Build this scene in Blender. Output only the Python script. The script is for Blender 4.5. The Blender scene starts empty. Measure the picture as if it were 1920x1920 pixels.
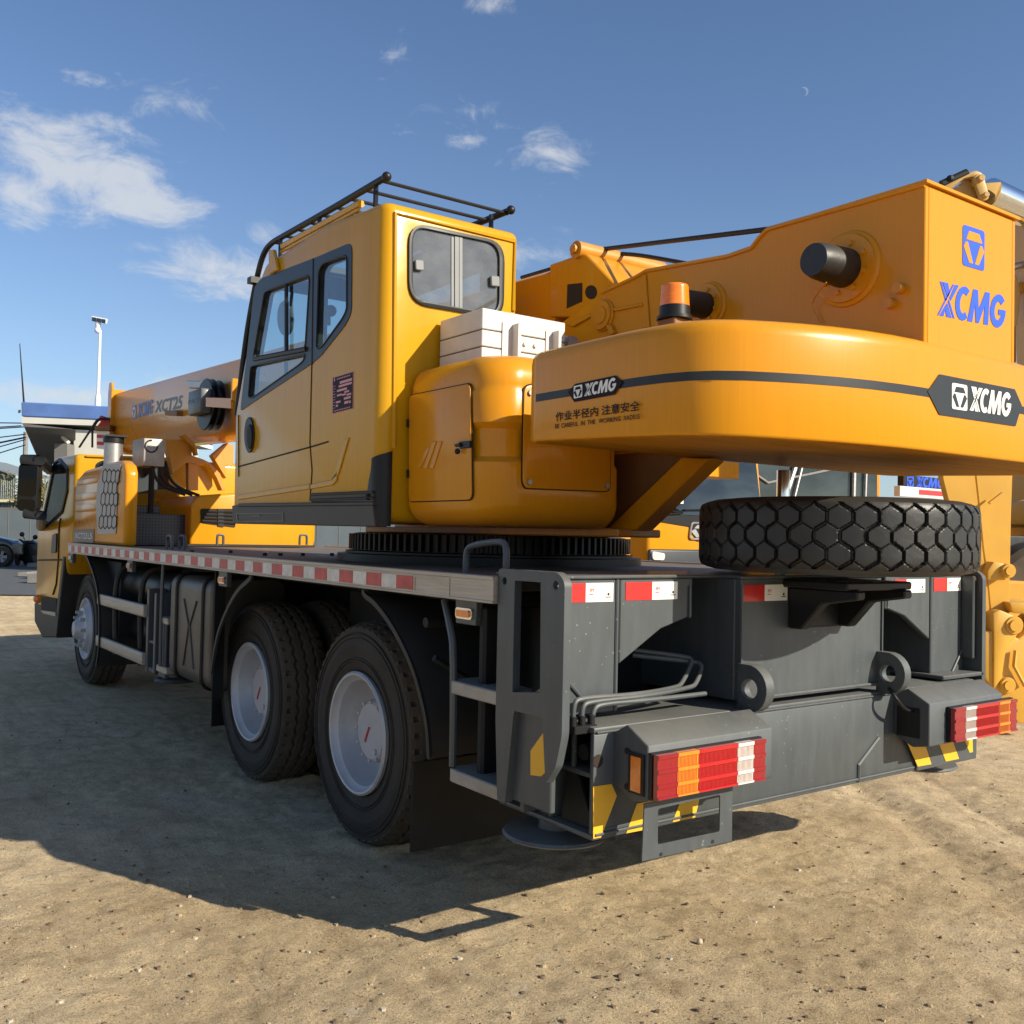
import bpy, bmesh, math, random
import numpy as np
from mathutils import Vector, Matrix
from mathutils.geometry import tessellate_polygon

random.seed(7); np.random.seed(7)
SC = bpy.context.scene
COL = SC.collection
V3 = Vector

# ------------------------------------------------------------------ camera
FPX = 1826.58                       # focal length in pixels of the 1920 px photograph
YAW, PITCH, ROLL = -0.62522, 0.02534, 0.02108
CAMP = V3((-3.1669, -4.067, 1.4222))
def cam_axes():
    cy, sy, cp, sp = math.cos(YAW), math.sin(YAW), math.cos(PITCH), math.sin(PITCH)
    w = V3((-sy*cp, cy*cp, sp)); r = V3((cy, sy, 0)); u = r.cross(w)
    c, s = math.cos(ROLL), math.sin(ROLL)
    return c*r+s*u, -s*r+c*u, w
CR, CU, CW = cam_axes()
cam = bpy.data.cameras.new('camera'); camo = bpy.data.objects.new('camera', cam); COL.objects.link(camo)
cam.sensor_width = 36; cam.lens = 36*FPX/1920; cam.clip_start = .05; cam.clip_end = 3000
M = Matrix((CR, CU, -CW)).transposed().to_4x4(); M.translation = CAMP
camo.matrix_world = M
SC.camera = camo

# survey helpers: a line of sight met with a real plane of the place
ZM = {'A': (0, 550, .3125), 'B': (400, 300, .3125), 'C': (940, 300, .291667), 'D': (1440, 300, .3125),
      'E': (700, 560, .28125), 'F': (0, 1000, .25), 'G': (380, 980, 1/3), 'H': (900, 1030, .31763),
      'I': (1360, 1030, .31763), 'J': (1100, 820, .42708), 'K': (400, 850, .36458),
      'L': (160, 760, .15625), 'N': (0, 640, 1/6), 'O': (0, 900, .11976), 'P': (1740, 300, .20833),
      'Q': (1700, 840, .29178), 'S': (1100, 840, .15625), '0': (0, 0, 1)}
def ray(k, x, y):
    o = ZM[k]; px = o[0]+x*o[2]; py = o[1]+y*o[2]
    return CW + CR*((px-960)/FPX) - CU*((py-960)/FPX)
def pln(k, x, y, ax, v):
    d = ray(k, x, y); return CAMP + d*((v-CAMP[ax])/d[ax])
def PX(k, x, y, v): return pln(k, x, y, 0, v)
def PY(k, x, y, v): return pln(k, x, y, 1, v)
def PZ(k, x, y, v): return pln(k, x, y, 2, v)
def PD(k, x, y, d): return CAMP + ray(k, x, y)*d
def LX(k, v, pts): return [PX(k, x, y, v) for x, y in pts]
def LY(k, v, pts): return [PY(k, x, y, v) for x, y in pts]

# ------------------------------------------------------------------ sun, sky, exposure
SUN = V3((.369, -.802, .469)).normalized()
EL = math.asin(SUN.z); ROT = math.atan2(SUN.x, SUN.y)
sl = bpy.data.lights.new('sun', 'SUN'); sl.energy = 4.9; sl.angle = math.radians(.5); sl.color = (1, .915, .745)
so = bpy.data.objects.new('sun', sl); COL.objects.link(so)
so.rotation_euler = (-SUN).to_track_quat('-Z', 'Y').to_euler(); so.location = (20, -60, 40)
SC.view_settings.view_transform = 'Standard'; SC.view_settings.look = 'None'
SC.view_settings.exposure = 0.52; SC.view_settings.gamma = 1

world = bpy.data.worlds.new('World'); SC.world = world; world.use_nodes = True
def build_world():
    nt = world.node_tree; N = nt.nodes; L = nt.links; N.clear()
    out = N.new('ShaderNodeOutputWorld'); bg = N.new('ShaderNodeBackground')
    sky = N.new('ShaderNodeTexSky'); sky.sky_type = 'NISHITA'; sky.sun_disc = False
    sky.sun_elevation = EL; sky.sun_rotation = ROT; sky.altitude = 100
    sky.air_density = 1.0; sky.dust_density = .6; sky.ozone_density = 1.6
    tc = N.new('ShaderNodeTexCoord'); sep = N.new('ShaderNodeSeparateXYZ'); L.new(tc.outputs['Generated'], sep.inputs[0])
    def m(op, a, b=None, c=None):
        n = N.new('ShaderNodeMath'); n.operation = op
        for i, s in enumerate((a, b, c)):
            if s is None: continue
            if isinstance(s, (int, float)): n.inputs[i].default_value = s
            else: L.new(s, n.inputs[i])
        return n.outputs[0]
    az = m('ARCTAN2', sep.outputs[0], sep.outputs[1])
    hl = m('SQRT', m('ADD', m('MULTIPLY', sep.outputs[0], sep.outputs[0]), m('MULTIPLY', sep.outputs[1], sep.outputs[1])))
    el = m('ARCTAN2', sep.outputs[2], hl)
    cmb = N.new('ShaderNodeCombineXYZ'); L.new(az, cmb.inputs[0]); L.new(el, cmb.inputs[1])
    nz = N.new('ShaderNodeTexNoise'); nz.inputs['Scale'].default_value = 13; nz.inputs['Detail'].default_value = 9
    nz.inputs['Roughness'].default_value = .66; nz.inputs['Distortion'].default_value = .5
    mp = N.new('ShaderNodeMapping'); mp.inputs['Scale'].default_value = (1, 1.9, 1); L.new(cmb.outputs[0], mp.inputs[0]); L.new(mp.outputs[0], nz.inputs[0])
    # clouds seen over the yard: place in the sky (photo bearing), half sizes, density
    blobs = [(140, 310, 230, 120, 1.0), (250, 375, 170, 60, 1.0), (20, 350, 120, 100, 1.0), (300, 180, 130, 60, .72), (160, 150, 80, 28, .5),
             (420, 505, 190, 70, .95), (270, 465, 120, 28, .6), (480, 440, 90, 40, .6), (735, 105, 60, 60, .6), (850, 205, 160, 50, .46),
             (1030, 285, 120, 75, .64), (1000, 480, 150, 55, .75), (140, 740, 190, 50, .9), (920, 10, 90, 22, .5), (320, 720, 180, 40, .6), (1290, 15, 60, 30, .4), (880, 260, 60, 30, .35)]
    tot = None
    for (x, y, a, b, k) in blobs:
        d = ray('0', x, y).normalized()
        u0 = math.atan2(d.x, d.y); v0 = math.atan2(d.z, math.hypot(d.x, d.y))
        q = N.new('ShaderNodeVectorMath'); q.operation = 'SUBTRACT'; L.new(cmb.outputs[0], q.inputs[0]); q.inputs[1].default_value = (u0, v0, 0)
        sc = N.new('ShaderNodeVectorMath'); sc.operation = 'MULTIPLY'; L.new(q.outputs[0], sc.inputs[0]); sc.inputs[1].default_value = (FPX/a, FPX/b, 0)
        ln = N.new('ShaderNodeVectorMath'); ln.operation = 'LENGTH'; L.new(sc.outputs[0], ln.inputs[0])
        t = m('MULTIPLY', m('MAXIMUM', m('SUBTRACT', 1.15, ln.outputs['Value']), 0.0), k)
        tot = t if tot is None else m('MAXIMUM', tot, t)
    den = m('ADD', m('MULTIPLY', tot, .74), m('MULTIPLY_ADD', nz.outputs[0], 1.75, -1.19))
    mr = N.new('ShaderNodeMapRange'); mr.interpolation_type = 'SMOOTHSTEP'; L.new(den, mr.inputs[0])
    mr.inputs[1].default_value = -.08; mr.inputs[2].default_value = .50; mr.inputs[4].default_value = .76
    has = m('GREATER_THAN', tot, .001); fac = m('MULTIPLY', mr.outputs[0], has)
    # moon, a pale half disc
    d = ray('0', 1507, 172).normalized()
    mq = N.new('ShaderNodeVectorMath'); mq.operation = 'DISTANCE'
    nv = N.new('ShaderNodeVectorMath'); nv.operation = 'NORMALIZE'; L.new(tc.outputs['Generated'], nv.inputs[0])
    L.new(nv.outputs[0], mq.inputs[0]); mq.inputs[1].default_value = d
    d2 = ray('0', 1503, 174).normalized(); mq2 = N.new('ShaderNodeVectorMath'); mq2.operation = 'DISTANCE'
    L.new(nv.outputs[0], mq2.inputs[0]); mq2.inputs[1].default_value = d2
    moon = m('MULTIPLY', m('MULTIPLY', m('LESS_THAN', mq.outputs['Value'], 7.5/FPX), m('GREATER_THAN', mq2.outputs['Value'], 7.5/FPX)), .22)
    fac = m('MAXIMUM', fac, moon)
    mix = N.new('ShaderNodeMix'); mix.data_type = 'RGBA'; L.new(fac, mix.inputs[0])
    tint = N.new('ShaderNodeMix'); tint.data_type = 'RGBA'; tint.blend_type = 'MULTIPLY'; tint.inputs[0].default_value = 1
    L.new(sky.outputs[0], tint.inputs[6]); tint.inputs[7].default_value = (.91, 1.05, 1.25, 1)
    hz = m('MULTIPLY', m('POWER', 2.718, m('MULTIPLY', m('MAXIMUM', el, 0.0), -8.0)), .55)
    hm = N.new('ShaderNodeMix'); hm.data_type = 'RGBA'; L.new(hz, hm.inputs[0]); L.new(tint.outputs[2], hm.inputs[6]); hm.inputs[7].default_value = (5.4, 6.5, 7.4, 1)
    L.new(hm.outputs[2], mix.inputs[6]); mix.inputs[7].default_value = (6.6, 6.8, 7.1, 1)
    L.new(mix.outputs[2], bg.inputs[0]); bg.inputs[1].default_value = .076
    L.new(bg.outputs[0], out.inputs[0])
build_world()

# ------------------------------------------------------------------ materials
MATS = {}
def mat(name, col, rough=.5, metal=0.0, coat=0.0, var=.08, vscale=6.0, stretch=(1, 1, 1), bump=0.0, bscale=60.0,
        dust=None, dustcol=(.30, .24, .16), speck=0.0, spec=.5, transmission=0.0, emit=None, radial=None):
    m = bpy.data.materials.new(name); m.use_nodes = True; nt = m.node_tree; N, L = nt.nodes, nt.links
    b = N['Principled BSDF']; MATS[name] = m
    b.inputs['Roughness'].default_value = rough; b.inputs['Metallic'].default_value = metal
    b.inputs['Coat Weight'].default_value = coat; b.inputs['Coat Roughness'].default_value = .06
    b.inputs['Specular IOR Level'].default_value = spec
    tc = N.new('ShaderNodeTexCoord'); mp = N.new('ShaderNodeMapping'); mp.inputs['Scale'].default_value = stretch
    L.new(tc.outputs['Object'], mp.inputs[0])
    nz = N.new('ShaderNodeTexNoise'); nz.inputs['Scale'].default_value = vscale; nz.inputs['Detail'].default_value = 6
    L.new(mp.outputs[0], nz.inputs[0])
    mr = N.new('ShaderNodeMapRange'); mr.inputs[1].default_value = .3; mr.inputs[2].default_value = .7
    mr.inputs[3].default_value = 1-var; mr.inputs[4].default_value = 1+var; L.new(nz.outputs[0], mr.inputs[0])
    mx = N.new('ShaderNodeMix'); mx.data_type = 'RGBA'; mx.blend_type = 'MULTIPLY'; mx.inputs[0].default_value = 1
    mx.inputs[6].default_value = (*col, 1); L.new(mr.outputs[0], mx.inputs[7]); cur = mx.outputs[2]
    def over(fac, c):
        nonlocal cur
        k = N.new('ShaderNodeMix'); k.data_type = 'RGBA'; L.new(fac, k.inputs[0]); L.new(cur, k.inputs[6]); k.inputs[7].default_value = (*c, 1); cur = k.outputs[2]
    def mth(op, a, c):
        n = N.new('ShaderNodeMath'); n.operation = op
        for i, s in enumerate((a, c)):
            if isinstance(s, (int, float)): n.inputs[i].default_value = s
            else: L.new(s, n.inputs[i])
        return n.outputs[0]
    if dust is not None:                       # dust settled on the surface: all over in patches, thicker where it faces up
        n2 = N.new('ShaderNodeTexNoise'); n2.inputs['Scale'].default_value = 3.2; n2.inputs['Detail'].default_value = 8; n2.inputs['Roughness'].default_value = .65
        L.new(tc.outputs['Object'], n2.inputs[0])
        g = N.new('ShaderNodeNewGeometry'); s = N.new('ShaderNodeSeparateXYZ'); L.new(g.outputs['Normal'], s.inputs[0])
        up = mth('MAXIMUM', s.outputs[2], 0.0)
        f = mth('MULTIPLY', mth('ADD', mth('MULTIPLY', up, dust[1]), dust[0]), mth('MULTIPLY', n2.outputs[0], 1.6))
        if radial:                             # dust ground into the tread, cleaner sidewalls
            so_ = N.new('ShaderNodeSeparateXYZ'); L.new(tc.outputs['Object'], so_.inputs[0])
            rd = mth('SQRT', mth('ADD', mth('MULTIPLY', so_.outputs[1], so_.outputs[1]), mth('MULTIPLY', so_.outputs[2], so_.outputs[2])), 0.0)
            rm = N.new('ShaderNodeMapRange'); L.new(rd, rm.inputs[0]); rm.inputs[1].default_value = radial[0]; rm.inputs[2].default_value = radial[1]; rm.inputs[3].default_value = .35; rm.inputs[4].default_value = 1.25
            f = mth('MULTIPLY', f, rm.outputs[0])
        f = mth('MINIMUM', f, .95)
        over(f, dustcol)
        rr = N.new('ShaderNodeMapRange'); L.new(f, rr.inputs[0]); rr.inputs[3].default_value = rough; rr.inputs[4].default_value = .9
        L.new(rr.outputs[0], b.inputs['Roughness'])
    if speck:                                  # small splashes of dried mud
        vo = N.new('ShaderNodeTexVoronoi'); vo.inputs['Scale'].default_value = 34; L.new(tc.outputs['Object'], vo.inputs[0])
        n3 = N.new('ShaderNodeTexNoise'); n3.inputs['Scale'].default_value = 4; L.new(tc.outputs['Object'], n3.inputs[0])
        f = mth('MULTIPLY', mth('LESS_THAN', vo.outputs['Distance'], mth('MULTIPLY', mth('SUBTRACT', n3.outputs[0], .38), .45)), speck)
        over(f, (.34, .32, .28))
    L.new(cur, b.inputs['Base Color'])
    if bump:
        bz = N.new('ShaderNodeTexNoise'); bz.inputs['Scale'].default_value = bscale; bz.inputs['Detail'].default_value = 5
        L.new(tc.outputs['Object'], bz.inputs[0])
        bp = N.new('ShaderNodeBump'); bp.inputs['Strength'].default_value = bump; bp.inputs['Distance'].default_value = .01
        L.new(bz.outputs[0], bp.inputs['Height']); L.new(bp.outputs[0], b.inputs['Normal'])
    if transmission: b.inputs['Transmission Weight'].default_value = transmission
    if emit:
        b.inputs['Emission Color'].default_value = (*emit[0], 1); b.inputs['Emission Strength'].default_value = emit[1]
    return m

yel = mat('cab_yellow_paint', (.55, .275, .004), .24, coat=.12, var=.045, vscale=3, stretch=(9, 9, .35), bump=.35, bscale=2.2, dust=(.010, .06), spec=.22)
org = mat('crane_orange_yellow_paint', (.63, .252, .005), .27, coat=.2, var=.04, vscale=9, stretch=(16, 16, .4), bump=.15, bscale=2.5, dust=(.010, .08), spec=.22)
orgm = mat('worn_orange_yellow_paint', (.56, .225, .007), .45, coat=.15, var=.08, vscale=5, stretch=(5, 5, 1), dust=(.04, .35))
gry = mat('grey_frame_paint', (.056, .066, .073), .42, coat=.08, var=.14, vscale=5, stretch=(5, 5, 1.2), dust=(.045, .46), dustcol=(.20, .185, .155), speck=.38, bump=.03, bscale=30)
gry2 = mat('dark_grey_underbody', (.011, .012, .013), .6, var=.2, dust=(.06, .2), dustcol=(.05, .04, .03), spec=.3)
blk = mat('black_plastic', (.009, .009, .010), .42, var=.2, spec=.35, dust=(.015, .08), dustcol=(.07, .06, .05))
seam = mat('seam_shadow_rubber', (.02, .012, .006), .8)
rub = mat('tyre_rubber', (.017, .016, .015), .66, var=.3, vscale=9, bump=.15, bscale=70, dust=(.55, .1), dustcol=(.135, .10, .066), spec=.3, radial=(.455, .50))
rubn = mat('new_tyre_rubber', (.014, .014, .014), .42, var=.3, vscale=14, bump=.1, bscale=50, dust=(.04, .30), dustcol=(.10, .085, .065), spec=.5)
rimm = mat('silver_wheel_paint', (.50, .51, .53), .42, metal=.25, var=.1, bump=.08, bscale=120, dust=(.14, .1), dustcol=(.25, .21, .16))
rimh = mat('hub_grey_paint', (.48, .46, .46), .5, var=.1, bump=.05, dust=(.2, .1), dustcol=(.3, .27, .24))
alu = mat('aluminium_trim', (.44, .385, .32), .45, metal=.45, var=.15, vscale=12, stretch=(1, .4, 8), dust=(.12, .3))
stl = mat('brushed_steel', (.42, .41, .40), .42, metal=.8, var=.12, vscale=14, dust=(.05, .1))
chrm = mat('chrome_rod', (.75, .76, .78), .08, metal=1, var=.02)
deckm = mat('dusty_deck_plate', (.10, .10, .10), .5, metal=.3, var=.2, bump=.25, bscale=45, dust=(.15, .35), dustcol=(.22, .19, .15))
tankm = mat('fuel_tank_metal', (.10, .09, .08), .38, metal=.6, var=.25, vscale=4, dust=(.22, .2), dustcol=(.20, .17, .13))
wht = mat('white_paint', (.62, .60, .56), .5, var=.10, vscale=8, dust=(.12, .15), dustcol=(.40, .33, .24))
redr = mat('red_reflector', (.52, .018, .018), .3, coat=.5, var=.12, vscale=30)
redf = mat('faded_red_reflector', (.46, .025, .022), .4, coat=.1, var=.3, vscale=25, dust=(.08, .05), dustcol=(.42, .36, .30))
whtf = mat('faded_white_reflector', (.64, .60, .54), .4, coat=.1, var=.15, vscale=25, dust=(.08, .05), dustcol=(.38, .32, .25))
whtr = mat('white_reflector', (.80, .79, .72), .35, coat=.4, var=.03)
lred = mat('red_lamp_lens', (.50, .008, .012), .18, coat=1, var=.12, vscale=40, stretch=(6, 1, 1))
lrdd = mat('dark_red_lamp_lens', (.26, .006, .012), .18, coat=1, var=.12, vscale=40, stretch=(6, 1, 1))
lorg = mat('orange_lamp_lens', (.80, .22, .015), .2, coat=1, var=.12, vscale=40, stretch=(6, 1, 1))
lwht = mat('clear_lamp_lens', (.70, .66, .60), .2, coat=1, var=.12, vscale=40, stretch=(6, 1, 1))
yst = mat('hazard_yellow', (.80, .43, .018), .4, var=.05, dust=(.05, .2))
blu = mat('logo_blue', (.02, .085, .66), .4, var=.02)
blub = mat('faded_logo_blue', (.02, .05, .28), .4, var=.05)
dkl = mat('lettering_dark', (.014, .006, .008), .5, var=.05, spec=.15)
dgr = mat('stripe_dark_grey', (.022, .025, .028), .35, var=.1, vscale=10, dust=(.03, .05), spec=.3)
lwt = mat('lettering_white', (.78, .76, .70), .4, var=.02)
dpl = mat('data_plate_maroon', (.022, .005, .008), .5, var=.05, spec=.12)
dpk = mat('data_plate_pink', (.66, .28, .28), .5, var=.05)
tan = mat('tan_machine_paint', (.50, .30, .08), .45, var=.07, dust=(.05, .2))
lyel = mat('loader_yellow_paint', (.66, .35, .035), .42, coat=.2, var=.07, vscale=3, dust=(.05, .25))
lime = mat('lime_green_paint', (.30, .72, .03), .4, var=.05)
wire = mat('wire_rope', (.022, .020, .018), .5, var=.3, vscale=80, bump=.3, bscale=90)
seatm = mat('seat_fabric', (.03, .03, .035), .8)
discm = mat('fan_guard_grey', (.10, .13, .16), .6)
bluw = mat('blue_fascia_paint', (.10, .19, .46), .7, var=.15, vscale=1.5)
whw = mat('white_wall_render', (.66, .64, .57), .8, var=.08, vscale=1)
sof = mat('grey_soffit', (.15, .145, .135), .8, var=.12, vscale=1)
gwall = mat('grey_blue_panel_wall', (.14, .165, .18), .7, var=.1, vscale=1)
corr = mat('corrugated_sheet', (.24, .27, .27), .5, metal=.2, var=.12, vscale=4, stretch=(4, 4, .3))
conc = mat('concrete', (.22, .21, .19), .85, var=.15, bump=.2, bscale=20)
carp = mat('car_paint_dark', (.02, .022, .026), .2, coat=1)
pole = mat('white_pole_paint', (.78, .78, .76), .4, var=.03)
solar = mat('solar_panel', (.02, .025, .035), .15, coat=1)
trunkm = mat('bark', (.09, .065, .045), .9, var=.2)
leafm = mat('dry_green_leaves', (.15, .135, .05), .7, var=.35, vscale=2)
mirm = mat('mirror_glass', (.022, .024, .026), .03, metal=1, var=.02)
winx = mat('dark_window_glass', (.014, .018, .020), .12, coat=0, var=.3, spec=.10)
redl = mat('red_lantern', (.30, .02, .02), .6, var=.1)
hookr = mat('red_hook_paint', (.65, .03, .03), .4, var=.08)
brn = mat('rust_and_shade_brown', (.22, .10, .025), .6, var=.2)
sill = mat('brown_grey_sill', (.032, .024, .018), .5, var=.2, dust=(.10, .2), dustcol=(.16, .12, .08))

def glass_mat(name, tint, refl):
    m = bpy.data.materials.new(name); m.use_nodes = True; nt = m.node_tree; N, L = nt.nodes, nt.links; N.clear()
    o = N.new('ShaderNodeOutputMaterial'); t = N.new('ShaderNodeBsdfTransparent'); t.inputs[0].default_value = (*tint, 1)
    g = N.new('ShaderNodeBsdfGlossy'); g.inputs['Roughness'].default_value = .02; g.inputs[0].default_value = (.9, .95, 1, 1)
    d = N.new('ShaderNodeBsdfDiffuse'); d.inputs[0].default_value = (.42, .42, .40, 1)
    lw0 = N.new('ShaderNodeLayerWeight'); lw0.inputs[0].default_value = .5
    pw = N.new('ShaderNodeMath'); pw.operation = 'POWER'; L.new(lw0.outputs['Facing'], pw.inputs[0]); pw.inputs[1].default_value = 4.0
    lw = N.new('ShaderNodeMath'); lw.operation = 'MULTIPLY_ADD'; L.new(pw.outputs[0], lw.inputs[0]); lw.inputs[1].default_value = .8; lw.inputs[2].default_value = .05+.1*refl
    nz = N.new('ShaderNodeTexNoise'); nz.inputs['Scale'].default_value = 5; nz.inputs['Detail'].default_value = 6
    mr = N.new('ShaderNodeMapRange'); mr.inputs[1].default_value = .35; mr.inputs[2].default_value = .8; mr.inputs[3].default_value = .03; mr.inputs[4].default_value = .14
    L.new(nz.outputs[0], mr.inputs[0])
    a = N.new('ShaderNodeMixShader'); b = N.new('ShaderNodeMixShader')
    L.new(mr.outputs[0], a.inputs[0]); L.new(t.outputs[0], a.inputs[1]); L.new(d.outputs[0], a.inputs[2])
    L.new(lw.outputs[0], b.inputs[0]); L.new(a.outputs[0], b.inputs[1]); L.new(g.outputs[0], b.inputs[2])
    L.new(b.outputs[0], o.inputs[0]); return m
gls = glass_mat('cab_glass', (.46, .62, .61), .6)
glsr = glass_mat('dusty_rear_glass', (.22, .25, .25), .3)
# the dust film on the rear pane is thicker
for n in glsr.node_tree.nodes:
    if n.type == 'MAP_RANGE': n.inputs[3].default_value = .17; n.inputs[4].default_value = .30

def dark_glass(name, col, f):
    m = bpy.data.materials.new(name); m.use_nodes = True; nt = m.node_tree; N, L = nt.nodes, nt.links; N.clear()
    o = N.new('ShaderNodeOutputMaterial'); d = N.new('ShaderNodeBsdfDiffuse'); g = N.new('ShaderNodeBsdfGlossy'); g.inputs['Roughness'].default_value = .05
    nz = N.new('ShaderNodeTexNoise'); nz.inputs['Scale'].default_value = 2.5; nz.inputs['Detail'].default_value = 4; rp = N.new('ShaderNodeValToRGB'); L.new(nz.outputs[0], rp.inputs[0])
    rp.color_ramp.elements[0].position = .35; rp.color_ramp.elements[0].color = (*[c*.4 for c in col], 1); rp.color_ramp.elements[1].position = .7; rp.color_ramp.elements[1].color = (*[c*2 for c in col], 1)
    L.new(rp.outputs[0], d.inputs[0]); x = N.new('ShaderNodeMixShader'); x.inputs[0].default_value = f; L.new(d.outputs[0], x.inputs[1]); L.new(g.outputs[0], x.inputs[2]); L.new(x.outputs[0], o.inputs[0]); return m
winx = dark_glass('dark_window_glass', (.020, .026, .026), .10)
def hex_mat():
    m = mat('hexagon_grey_panel', (.46, .43, .39), .5, var=.05); nt = m.node_tree; N, L = nt.nodes, nt.links
    b = N['Principled BSDF']; src = b.inputs['Base Color'].links[0].from_socket
    tc = N.new('ShaderNodeTexCoord'); mp = N.new('ShaderNodeMapping'); mp.inputs['Scale'].default_value = (1, 10, 6.5)
    vo = N.new('ShaderNodeTexVoronoi'); vo.feature = 'DISTANCE_TO_EDGE'; vo.inputs['Scale'].default_value = 1; vo.inputs['Randomness'].default_value = .7
    L.new(tc.outputs['Object'], mp.inputs[0]); L.new(mp.outputs[0], vo.inputs[0])
    lt = N.new('ShaderNodeMath'); lt.operation = 'LESS_THAN'; lt.inputs[1].default_value = .03; L.new(vo.outputs[0], lt.inputs[0])
    k = N.new('ShaderNodeMix'); k.data_type = 'RGBA'; L.new(lt.outputs[0], k.inputs[0]); L.new(src, k.inputs[6]); k.inputs[7].default_value = (.06, .045, .03, 1)
    L.new(k.outputs[2], b.inputs['Base Color']); return m
latm = mat('grey_anodised', (.16, .165, .165), .5, var=.08)
hexm = hex_mat()
def perf_mat():
    m = mat('perforated_grey_sheet', (.045, .05, .06), .45, var=.1); nt = m.node_tree; N, L = nt.nodes, nt.links
    b = N['Principled BSDF']; src = b.inputs['Base Color'].links[0].from_socket
    tc = N.new('ShaderNodeTexCoord'); mp = N.new('ShaderNodeMapping'); mp.inputs['Scale'].default_value = (38, 0, 38)
    fr = N.new('ShaderNodeVectorMath'); fr.operation = 'FRACTION'; L.new(tc.outputs['Object'], mp.inputs[0]); L.new(mp.outputs[0], fr.inputs[0])
    ds = N.new('ShaderNodeVectorMath'); ds.operation = 'DISTANCE'; L.new(fr.outputs[0], ds.inputs[0]); ds.inputs[1].default_value = (.5, 0, .5)
    lt = N.new('ShaderNodeMath'); lt.operation = 'LESS_THAN'; lt.inputs[1].default_value = .28; L.new(ds.outputs['Value'], lt.inputs[0])
    k = N.new('ShaderNodeMix'); k.data_type = 'RGBA'; L.new(lt.outputs[0], k.inputs[0]); L.new(src, k.inputs[6]); k.inputs[7].default_value = (.004, .004, .004, 1)
    L.new(k.outputs[2], b.inputs['Base Color']); return m
perf = perf_mat()

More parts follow.
